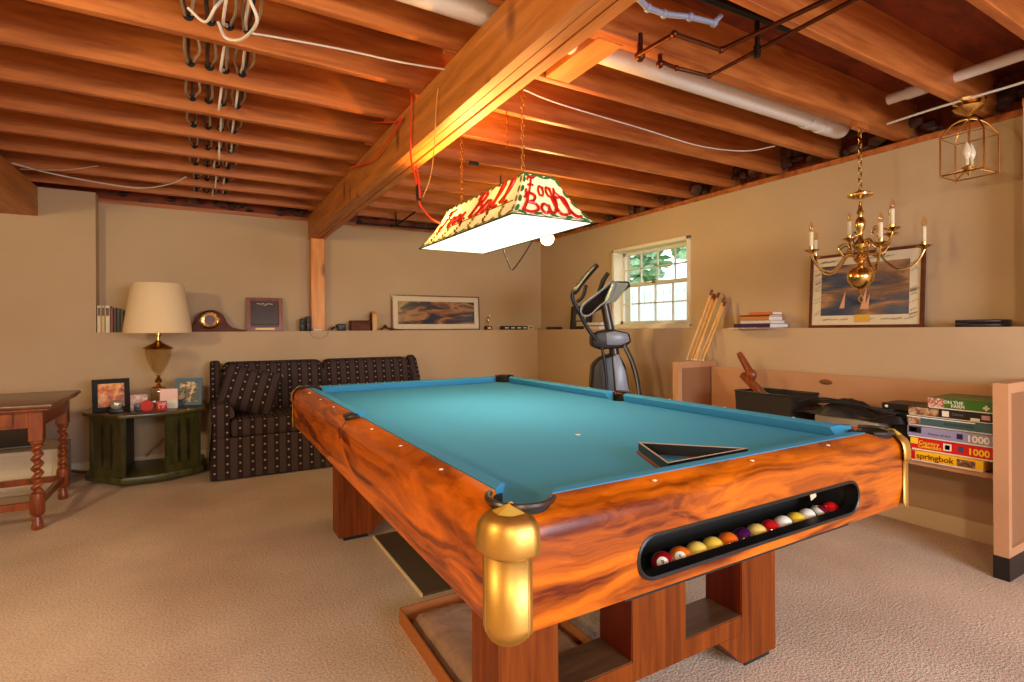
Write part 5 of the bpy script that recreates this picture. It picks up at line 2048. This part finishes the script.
def wall_pic(name, X, y0, y1, z0, h, fm, bd, mt, mw, pic, label, lean, fac):
    """frame leaning against right wall facing -X"""
    t = thing(name, (X, (y0 + y1) / 2, z0), label, 'picture frame', R(-90))
    w_ = abs(y1 - y0)
    rx = Matrix.Rotation(R(-lean), 4, 'X')
    b = MB()
    d = .02
    b.box(-w_ / 2, -w_ / 2 + bd, -d, 0, 0, h, rx).box(w_ / 2 - bd, w_ / 2, -d, 0, 0, h, rx)
    b.box(-w_ / 2 + bd, w_ / 2 - bd, -d, 0, 0, bd, rx).box(-w_ / 2 + bd, w_ / 2 - bd, -d, 0, h - bd, h, rx)
    b.build('frame', fm, t, False)
    MB().box(-w_ / 2 + bd, w_ / 2 - bd, -d * .6, -.001, bd, h - bd, rx).build('mat_board', mt, t, False)
    m = bd + mw
    MB().box(-w_ / 2 + m, w_ / 2 - m, -d * .6 - .001, -.001, m * 1.05, h - m, rx).build('print', pic, t, False)
    return t, rx, w_


t, rx, w_ = wall_pic('signed_picture', 3.715, 1.51, 2.20, LZ, .50, M['clock_wood'], .018, plain('cream_mat', (222, 204, 172), .6), .060, sea,
                     'large dark-framed seascape print with a signed cream mat, on the right ledge behind the chandelier', 4, 0)
b = MB()
for k in range(54):
    side = k % 4
    L_ = random.uniform(.03, .06)
    if side == 0:
        x, z, ang = -w_ / 2 + .055, random.uniform(.05, .42), R(random.uniform(15, 35))
    elif side == 1:
        x, z, ang = w_ / 2 - .055, random.uniform(.05, .42), R(random.uniform(15, 35))
    elif side == 2:
        x, z, ang = random.uniform(-.27, .27), .055, R(random.uniform(0, 14))
    else:
        x, z, ang = random.uniform(-.27, .27), .452, R(random.uniform(0, 14))
    pts = []
    for i in range(10):
        u = (i / 9 - .5) * L_
        v = .006 * math.sin(i * 2.3 + k)
        pts.append(rx @ Vector((x + u * math.cos(ang) - v * math.sin(ang), -.0135, z + u * math.sin(ang) + v * math.cos(ang))))
    b.tube(pts, .0009, 3)
tag(b.build('signatures', plain('ink', (70, 60, 60), .7), t), kind='stuff')
MB().box(-.045, .05, -.0145, -.013, .035, .085, rx).build('gold_plate', plain('yellow_gold_plate', (214, 166, 60), .4), t, False)
b = MB()
for x, z, h in ((-.13, .13, .12), (.0, .12, .15), (.02, .12, .10)):
    b.bm.faces.new(b._v([rx @ Vector(p) for p in ((x - .012, -.0145, z), (x + .02, -.0145, z), (x + .026, -.0145, z + h))]))
b.build('painted_sails', plain('pale_sail_paint', (220, 160, 120), .6), t, False)

# books lying on the right ledge
stk = [('purple_book', (62, 24, 66), 3.60, 2.52, .22, .30, .030, 'thick dark purple book at the bottom of the stack on the right ledge'),
       ('white_book', (214, 204, 190), 3.62, 2.52, .18, .25, .022, 'white book lying on the purple one in the ledge stack'),
       ('orange_book', (198, 120, 60), 3.62, 2.53, .17, .24, .030, 'orange-brown book in the middle of the ledge stack'),
       ('brown_book', (120, 62, 34), 3.62, 2.53, .16, .24, .010, 'thin brown book near the top of the ledge stack'),
       ('orange_notebook', (214, 110, 50), 3.63, 2.50, .13, .19, .020, 'small orange notebook topmost on the ledge stack')]
z = LZ + .004
o = MB().box(-.10, .10, -.17, .15, 0, .003).build('loose_papers', M['paper'], None, loc=(3.585, 2.55, LZ))
tag(o, 'white loose papers sticking out over the ledge under the book stack', 'papers')
for nm, col, x, y, d, w2, h, lab in stk:
    t = thing(nm, (x + .02, y, z), lab, 'book', R(random.uniform(-4, 4)), 'books stacked flat on the right ledge')
    cm = plain('cover_' + nm, col, .4)
    MB().box(-d / 2, d / 2, -w2 / 2, w2 / 2, 0, .002).box(-d / 2, d / 2, -w2 / 2, w2 / 2, h - .002, h).box(-d / 2, -d / 2 + .002, -w2 / 2, w2 / 2, 0, h).build('cover', cm, t, False)
    MB().box(-d / 2 + .003, d / 2 - .004, -w2 / 2 + .004, w2 / 2 - .004, .002, h - .002).build('pages', M['paper'], t, False)
    z += h + .001
for k, (zz, lab) in enumerate(((LZ, 'lower of two flat dark blue-black cases on the right ledge'), (LZ + .021, 'upper of two flat dark blue-black cases on the right ledge'))):
    o = MB().box(-.07, .07, -.10, .10, 0, .019).bevel(.004, 2).build('flat_case', plain('blue_black', (22, 18, 34), .3), None, loc=(3.67, atX(979, 322, 3.62).y, zz))
    tag(o, lab, 'case', 'flat cases on the right ledge')
# document frame, books and dark box on the far part of the right ledge
t, rx, w_ = wall_pic('document_frame', 3.715, 4.66, 5.03, LZ, .265, M['dkgrey'], .02, plain('dark_olive_mat', (60, 58, 48), .6), .075, plain('pale_document', (176, 160, 132), .6),
                     'dark-framed document with a small label, on the ledge left of the exercise machine', 5, 0)
MB().box(-.07, .07, -.0145, -.012, .035, .085, rx).build('label_plate', plain('pale_label', (196, 184, 158), .6), t, False)
zz = LZ
for k, (col, h, lab) in enumerate((((210, 200, 190), .03, 'white book at the bottom, on the ledge behind the exercise machine'), ((150, 84, 60), .014, 'reddish thin book in the middle of the pile behind the exercise machine'), ((222, 216, 206), .026, 'white book on top of the pile behind the exercise machine'))):
    t = thing('ledge_book', (3.66, 4.50, zz), lab, 'book', R(3 * k), 'books behind the exercise machine')
    MB().box(-.07, .07, -.13, .13, 0, h).bevel(.002, 1).build('cover', plain('cover_b%d' % (k + 3), col, .4), t)
    MB().box(-.067, .071, -.127, .127, .003, h - .003).build('pages', M['paper'], t, False)
    zz += h + .0005
o = MB().box(-.05, .05, -.10, .10, 0, .03).bevel(.003, 1).build('dark_case', plain('brown_black', (44, 30, 26), .5), None, loc=(3.66, 5.30, LZ))
tag(o, 'small dark case on the right ledge near the room corner', 'case')

# ================================================================== LEDGE ITEMS, BACK WALL
YL = 5.66


def lx(px):
    return atY(px, 330, YL).x


upright = [(98.5, (226, 200, 150), .020, .225), (102.5, (210, 176, 120), .020, .225), (107, (232, 216, 180), .024, .225), (111.5, (150, 30, 34), .016, .20), (115, (50, 26, 30), .016, .205), (118.5, (44, 34, 40), .018, .20), (122.5, (70, 54, 44), .018, .19), (126, (40, 30, 34), .018, .19)]
ul = ['cream-spined book at the far left end of the back ledge', 'tan-spined book second from the left end of the back ledge', 'widest pale book, third from the left on the back ledge', 'red-spined book between the pale and dark ones', 'thin black book next to the red-spined one', 'dark plum book beside the lamp shade', 'brown book partly behind the lamp shade', 'black book mostly hidden behind the lamp shade']
x = XJ + .004
for (px, col, w2, h), lab in zip(upright, ul):
    w2 *= 1.38
    t = thing('upright_book', (x + w2 / 2, 5.655, LZ), lab, 'book', 0, 'books standing on the back ledge')
    MB().box(-w2 / 2 + .0005, w2 / 2 - .0005, -.07, -.067, 0, h).box(-w2 / 2 + .0005, -w2 / 2 + .0025, -.07, .06, 0, h).box(w2 / 2 - .0025, w2 / 2 - .0005, -.07, .06, 0, h).build('cover', plain('spine_%d' % int(px), col, .45), t, False)
    MB().box(-w2 / 2 + .0025, w2 / 2 - .0025, -.067, .056, .003, h - .004).build('pages', M['paper'], t, False)
    if px < 110:
        MB().box(-w2 * .3, w2 * .3, -.0712, -.0698, h * .62, h * .92).build('spine_label', plain('label_brown', (96, 66, 36), .5), t, False)
    x += w2
# mantel clock
cxp = lx(211)
ck = thing('mantel_clock', (cxp, 5.645, LZ), 'dark wood hump-backed mantel clock with a brass dial on the back ledge', 'clock')
prof = [(-.245, 0), (-.245, .018), (-.19, .022), (-.16, .035), (-.125, .08)] + [(.118 * math.cos(a), .095 + .105 * math.sin(a)) for a in [R(165 - 150 * k / 12) for k in range(13)]] + [(.135, .075), (.17, .04), (.23, .022), (.285, .016), (.285, 0)]
MB().prism(prof, 1, -.045, .05).bevel(.004, 1).build('clock_case', M['clock_wood'], ck)
o = MB().lathe([(.078, 0), (.082, .006), (.074, .012), (.064, .008)], (-.01, -.046, .108), 28, Matrix.Rotation(R(90), 3, 'X')).build('clock_bezel', M['brass'], ck)
MB().lathe([(.046, .0), (.046, .010)], (-.01, -.046, .108), 24, Matrix.Rotation(R(90), 3, 'X')).build('clock_centre', plain('clock_red_brown', (110, 54, 40), .4), o)
b = MB()
for k in range(12):
    a = 2 * PI * k / 12
    b.box(-.002, .002, -.060, -.0555, .051, .064, Matrix.Translation((-.01, 0, .108)) @ Matrix.Rotation(a, 4, 'Y'))
b.build('hour_marks', M['blackm'], o, False)
MB().bar((-.01, -.059, .108), (-.045, -.059, .135), .004, .002).bar((-.01, -.059, .108), (.02, -.059, .085), .004, .002).build('clock_hands', M['black'], o, False)
# plaque
t, rx = photo_frame('award_plaque', (lx(265), 5.655, LZ), 0, lx(283) - lx(247), .325, M['mahog'], .038, plain('bronze_plate', (58, 44, 32), .3, .3), 'brown wooden award plaque with a dark plate, on the back ledge left of the post', 6, .02)
hw_ = (lx(283) - lx(247)) / 2
b = MB()
for q in ([(-hw_ + .036, -.0205, .068), (hw_ - .036, -.0205, .068), (hw_ - .036, -.0205, .292), (-hw_ + .036, -.0205, .292)],):
    b.tube([rx @ Vector(p) for p in q], .0035, 5, closed=True)
b.build('gilt_line', M['brass'], t)
MB().box(-.085, .085, -.0215, -.020, .012, .032, rx).build('name_plate', plain('gilt_plate', (206, 164, 96), .35, .3), t, False)
b = MB()
for p0, p1 in (((-.07, .278), (-.03, .270)), ((-.03, .270), (-.005, .280)), ((.005, .268), (.03, .276)), ((.03, .276), (.07, .272)), ((-.01, .258), (.01, .262))):
    b.tube([rx @ Vector((p0[0], -.014, p0[1] - .008)), rx @ Vector((p1[0], -.014, p1[1] - .008))], .0045, 5)
b.build('silver_lettering', plain('silver_print', (220, 200, 170), .3), t)
# two little black speakers
for px, h, lab in ((301.5, .125, 'shorter black upright speaker just left of the wooden post'), (307, .145, 'taller black upright speaker partly behind the wooden post')):
    t = thing('small_speaker', (lx(px) , 5.60 if px > 303 else 5.62, LZ), lab, 'speaker')
    MB().box(-.019, .019, -.045, .045, 0, h).bevel(.006, 2).build('speaker_box', M['black'], t)
    MB().lathe([(.013, 0), (.012, .002)], (0, -.045, h * .6), 14, Matrix.Rotation(R(90), 3, 'X')).build('speaker_cone', M['blackm'], t)
tag(MB().box(-.045, .045, -.04, .0, 0, .028).bevel(.01, 2).build('white_bracket', M['cream'], None, loc=(.985, 5.612, LZ)), 'small whitish plate at the foot of the wooden post', 'plate')
tag(MB().tube(spline([(-.09, 0, .0), (-.07, -.004, -.05), (0, -.006, -.075), (.07, -.004, -.05), (.09, 0, 0)], 6), .003, 6).build('shadow_loop', M['grey_cable'], None, loc=(1.0, Y1 - .004, LZ)), 'curved shadow below the wooden post, drawn as a thin tube', 'shadow')  # curved shadow under the post, modelled as a grey tube
t = thing('toy_camera', (lx(338), 5.64, LZ), 'small black object with pale bits just right of the wooden post', 'ornament')
MB().box(-.01, .07, -.03, .03, 0, .072).bevel(.006, 2).build('black_body', M['black'], t)
MB().tube([(-.075, -.02, .01), (-.03, -.02, .055), (.0, -.02, .03)], .012, 8).build('arm', M['dkgrey'], t)
MB().ball((-.04, -.02, .05), .012, 10).build('pale_knob', M['cream'], t)
t = thing('wooden_chest', (lx(359.5), 5.64, LZ), 'small reddish wooden chest on the back ledge', 'box')
MB().box(-.10, .10, -.045, .045, 0, .085).bevel(.004, 1).build('chest_body', M['clock_wood'], t)
MB().prism([(-.05, .085), (-.045, .10), (0, .108), (.045, .10), (.05, .085)], 0, -.105, .105).build('chest_lid', M['clock_wood'], t)
t = thing('bookend', (lx(373), 5.64, LZ), 'tan wooden arched block beside the reddish chest', 'bookend')
MB().prism([(-.055, 0), (.055, 0), (.055, .15)] + [(.055 * math.cos(a), .15 + .055 * math.sin(a)) for a in [PI * k / 10 for k in range(1, 10)]] + [(-.055, .15)], 0, -.025, .025, None).bevel(.003, 1).build('arched_block', M['tan_wood'], t)
b = MB().prism([(-.05, 0), (.05, 0), (.05, .14)] + [(.05 * math.cos(a), .14 + .05 * math.sin(a)) for a in [PI * k / 10 for k in range(1, 10)]] + [(-.05, .14)], 0, -.030, -.026)
b.build('dark_side', M['clock_wood'], t)
t = thing('wooden_pipe', (lx(386), 5.62, LZ), 'small dark brown carved piece lying left of the long picture', 'ornament')
MB().tube(spline([(-.07, 0, .012), (-.02, 0, .035), (.03, 0, .02), (.09, -.01, .010)], 5), .011, 8).build('curved_body', M['clock_wood'], t)
MB().ball((-.02, 0, .042), .022, 12).build('bowl', M['clock_wood'], t)
t = thing('carved_stick', (lx(398), 5.60, LZ), 'thin reddish carved stick lying in front of the long picture', 'stick')
MB().tube([(-.08, 0, .008), (.06, 0, .008)], [.012, .006], 8).build('stick_body', M['mahog'], t)
# long panorama
pan = ramp_mat('harbour_panorama', [(.30, (30, 36, 56)), (.44, (44, 44, 60)), (.50, (120, 72, 44)), (.58, (180, 130, 90)), (.68, (90, 60, 44))], 2.0, 8, .25, (1.6, 1, 5), .8)
pw = lx(481) - lx(393)
t, rx = photo_frame('panorama_picture', ((lx(481) + lx(393)) / 2, 5.70, LZ), 0, pw, .395, M['mahog'], .014, pan, 'long brown-framed harbour panorama with a cream mat, on the back ledge', 3, .018, mat_=plain('cream_mat', (222, 204, 172), .6), mw=.055, glass=True)
# trophy
t = thing('trophy', (lx(487.5), 5.64, LZ), 'small trophy figure on a dark block to the right of the long picture', 'trophy')
MB().box(-.038, .038, -.03, .03, 0, .045).bevel(.003, 1).build('trophy_base', M['clock_wood'], t)
MB().box(-.02, .02, -.0315, -.03, .012, .032).build('plate', M['cream'], t, False)
MB().lathe([(.012, .045), (.008, .055), (.006, .08), (.012, .10), (.015, .12), (.009, .135), (.010, .15), (.004, .163)], (0, 0, 0), 12).tube([(0, 0, .13), (.02, 0, .15), (.012, 0, .175)], .004, 6).build('figure', M['brass'], t)
# row of small boxes near the corner
xx = lx(501)
xe = lx(531)
k = 0
bc = [((26, 22, 24), 'leftmost'), ((44, 50, 40), 'second'), ((28, 26, 30), 'third'), ((60, 66, 56), 'fourth'), ((206, 190, 160), 'rightmost, pale')]
wv = (xe - xx) / 5
for col, lab in bc:
    o = MB().box(-wv / 2 + .001, wv / 2 - .001, -.05, .05, 0, .046 if k < 4 else .05).bevel(.003, 1).build('cassette_case', plain('case_%d' % k, col, .35), None, loc=(xx + wv * (k + .5), 5.64, LZ))
    MB().box(-wv * .3, wv * .3, -.0508, -.05, .015, .03).build('case_label', M['cream'] if k != 4 else M['mahog'], o, False)
    tag(o, lab + ' small case in the low row on the back ledge by the room corner', 'case', 'cases in a row by the corner')
    k += 1
# antenna-like small thing on far ledge: none

# ================================================================== ELLIPTICAL TRAINER
EX = Vector((3.02, 3.50, 0))
el = thing('elliptical_trainer', tuple(EX), 'grey and black elliptical trainer in front of the window', 'exercise machine')


def ep(px, py, dx=0.0):
    """point of the machine on a vertical plane facing the viewer, dx metres nearer (-) or farther (+)"""
    r = ray(px, py)
    fw = Vector((math.sin(-YAW), math.cos(-YAW), 0))
    dep = Vector((EX.x, EX.y, 0)).dot(fw) + dx
    t_ = dep / r.dot(fw)
    return Vector((0, 0, CAMZ)) + r * t_ - EX


fwd = Vector((math.sin(-YAW), math.cos(-YAW), 0))
rgt = Vector((math.cos(-YAW), -math.sin(-YAW), 0))
dg_ = plain('dark_silver_tube', (80, 72, 68), .3, .7)
# column
MB().tube([ep(624, 430, .0), ep(614, 350), ep(604, 300)], [.045, .042, .040], 16).build('column', dg_, el)
# drive housing
b = MB()
lo = ep(616, 440)
hz = [ep(592, 366, -.02), ep(600, 358, -.04), ep(618, 352, -.05), ep(626, 366, -.04), ep(632, 400, -.04), ep(634, 460, -.03), ep(628, 560, -.03), ep(592, 560, -.03), ep(590, 400, -.02)]
A = b._v(hz)
B2 = b._v([p + fwd * .26 + rgt * .02 for p in hz])
b.bm.faces.new(A)
b.bm.faces.new(list(reversed(B2)))
n = len(hz)
for i in range(n):
    b.bm.faces.new((A[i], B2[i], B2[(i + 1) % n], A[(i + 1) % n]))
b.bevel(.03, 3, 25)
b.build('drive_housing', M['dkgrey'], el)
b = MB()
hz = [ep(613, 356, -.075), ep(619, 354, -.075), ep(626, 372, -.075), ep(631, 402, -.07), ep(633, 450, -.07), ep(620, 450, -.07), ep(617, 400, -.075)]
A = b._v(hz)
B2 = b._v([p + fwd * .03 for p in hz])
b.bm.faces.new(A)
b.bm.faces.new(list(reversed(B2)))
n = len(hz)
for i in range(n):
    b.bm.faces.new((A[i], B2[i], B2[(i + 1) % n], A[(i + 1) % n]))
b.bevel(.008, 2, 25)
b.build('housing_trim', M['bluegrey'], el)
# pivot hub
b = MB()
c = ep(614, 341)
hub = [ep(592, 335, -.07), ep(600, 331, -.07), ep(612, 329, -.07), ep(630, 333, -.07), ep(632, 342, -.07), ep(624, 348, -.07), ep(600, 350, -.07), ep(592, 346, -.07)]
A = b._v(hub)
B2 = b._v([p + fwd * .17 for p in hub])
b.bm.faces.new(A)
b.bm.faces.new(list(reversed(B2)))
n = len(hub)
for i in range(n):
    b.bm.faces.new((A[i], B2[i], B2[(i + 1) % n], A[(i + 1) % n]))
b.bevel(.018, 3, 25)
b.build('pivot_hub', M['dkgrey'], el)
b = MB()
hub = [ep(606, 333, -.085), ep(615, 331, -.085), ep(628, 334, -.085), ep(630, 341, -.085), ep(622, 345, -.085), ep(607, 345, -.085)]
A = b._v(hub)
B2 = b._v([p + fwd * .04 for p in hub])
b.bm.faces.new(A)
b.bm.faces.new(list(reversed(B2)))
for i in range(6):
    b.bm.faces.new((A[i], B2[i], B2[(i + 1) % 6], A[(i + 1) % 6]))
b.bevel(.006, 2, 25)
b.build('hub_cover', M['bluegrey'], el)
# moving handles
h1 = [ep(597, 340, -.10), ep(588, 329, -.10), ep(580, 314, -.12), ep(573, 300, -.14), ep(573, 292, -.15), ep(578, 287, -.15)]
MB().tube(spline(h1, 5), .017, 10).build('moving_handle', M['dkgrey'], el)
MB().tube([ep(574, 293, -.15), ep(584, 279, -.13), ep(597, 265, -.10)], [.024, .026, .022], 12).build('handle_grip', M['rubber'], el)
MB().tube([ep(576, 290, -.18), ep(586, 276, -.16), ep(594, 267, -.13)], [.006, .008, .006], 8).build('grip_trim', M['grey'], el)
MB().tube(spline([ep(612, 336, .16), ep(608, 320, .16), ep(600, 300, .16), ep(600, 290, .16)], 4), .015, 10).build('moving_handle', M['dkgrey'], el)
MB().tube([ep(599, 292, .16), ep(603, 281, .16), ep(608, 273, .16)], [.018, .022, .018], 12).build('handle_grip', M['rubber'], el)
MB().tube(spline([ep(577, 302, -.03), ep(583, 296, -.03), ep(586, 285, -.03)], 4), [.016] * 9, 10).build('fixed_grip', M['rubber'], el)
# console
def slab(pts, th, name, mat, par, bev=.008):
    b = MB()
    A = b._v(pts)
    nr = (pts[1] - pts[0]).cross(pts[2] - pts[0]).normalized()
    B2 = b._v([p + nr * th for p in pts])
    b.bm.faces.new(A)
    b.bm.faces.new(list(reversed(B2)))
    n = len(pts)
    for i in range(n):
        b.bm.faces.new((A[i], B2[i], B2[(i + 1) % n], A[(i + 1) % n]))
    b.bevel(bev, 2, 25)
    return b.build(name, mat, par)
cons = slab([ep(581, 313, -.14), ep(583, 306, -.14), ep(614, 281, -.13), ep(629, 281, .12), ep(631, 286, .12), ep(611, 303, .08), ep(590, 316, -.08)], .035, 'console', plain('black_console', (30, 26, 26), .3), el)
b = MB()
b.tube(spline([ep(583, 316, -.16), ep(590, 315, -.16), ep(600, 306, -.15), ep(611, 297, -.14), ep(616, 284, -.14), ep(612, 281, -.15)], 5), .007, 8)
b.tube(spline([ep(583, 316, -.16), ep(581, 311, -.16), ep(584, 304, -.16), ep(598, 293, -.15), ep(612, 281, -.15)], 5), .007, 8)
b.build('console_rim', M['bluegrey'], cons)
slab([ep(614, 283, -.16), ep(629, 284, -.02), ep(624, 292, -.02), ep(616, 302, -.06), ep(606, 304, -.15), ep(610, 296, -.16)], .03, 'console_back', plain('pale_green_grey', (170, 182, 166), .35), cons)
# lower swing arms
MB().tube(spline([ep(624, 344, -.09), ep(632, 362, -.09), ep(638, 385, -.09), ep(641, 420, -.09), ep(636, 480, -.09)], 5), .019, 10).build('swing_arm', M['dkgrey'], el)
MB().tube(spline([ep(624, 346, -.115), ep(633, 365, -.115), ep(638, 388, -.115), ep(640, 420, -.115)], 5), .006, 8).build('arm_trim', M['grey'], el)
MB().tube(spline([ep(602, 348, -.13), ep(605, 365, -.13), ep(607, 395, -.13), ep(606, 470, -.13)], 5), .013, 10).build('swing_arm', M['dkgrey'], el)
# base rails, pedals, feet
g0 = Vector((0, 0, 0))
MB().bar(fwd * .1 + Vector((-.65, .0, .06)), fwd * .1 + Vector((.40, .0, .06)), .08, .06).bar(Vector((-.62, -.28, .03)), Vector((-.62, .34, .03)), .07, .06).bar(Vector((.36, -.28, .03)), Vector((.36, .34, .03)), .07, .06).build('base_frame', dg_, el)
for yy in (-.16, .24):
    MB().bar(Vector((-.60, yy, .18)), Vector((.12, yy, .26)), .05, .05).build('pedal_rail', dg_, el)
    MB().box(-.42, -.10, yy - .07, yy + .07, .24, .275).bevel(.01, 2).build('pedal', M['rubber'], el)
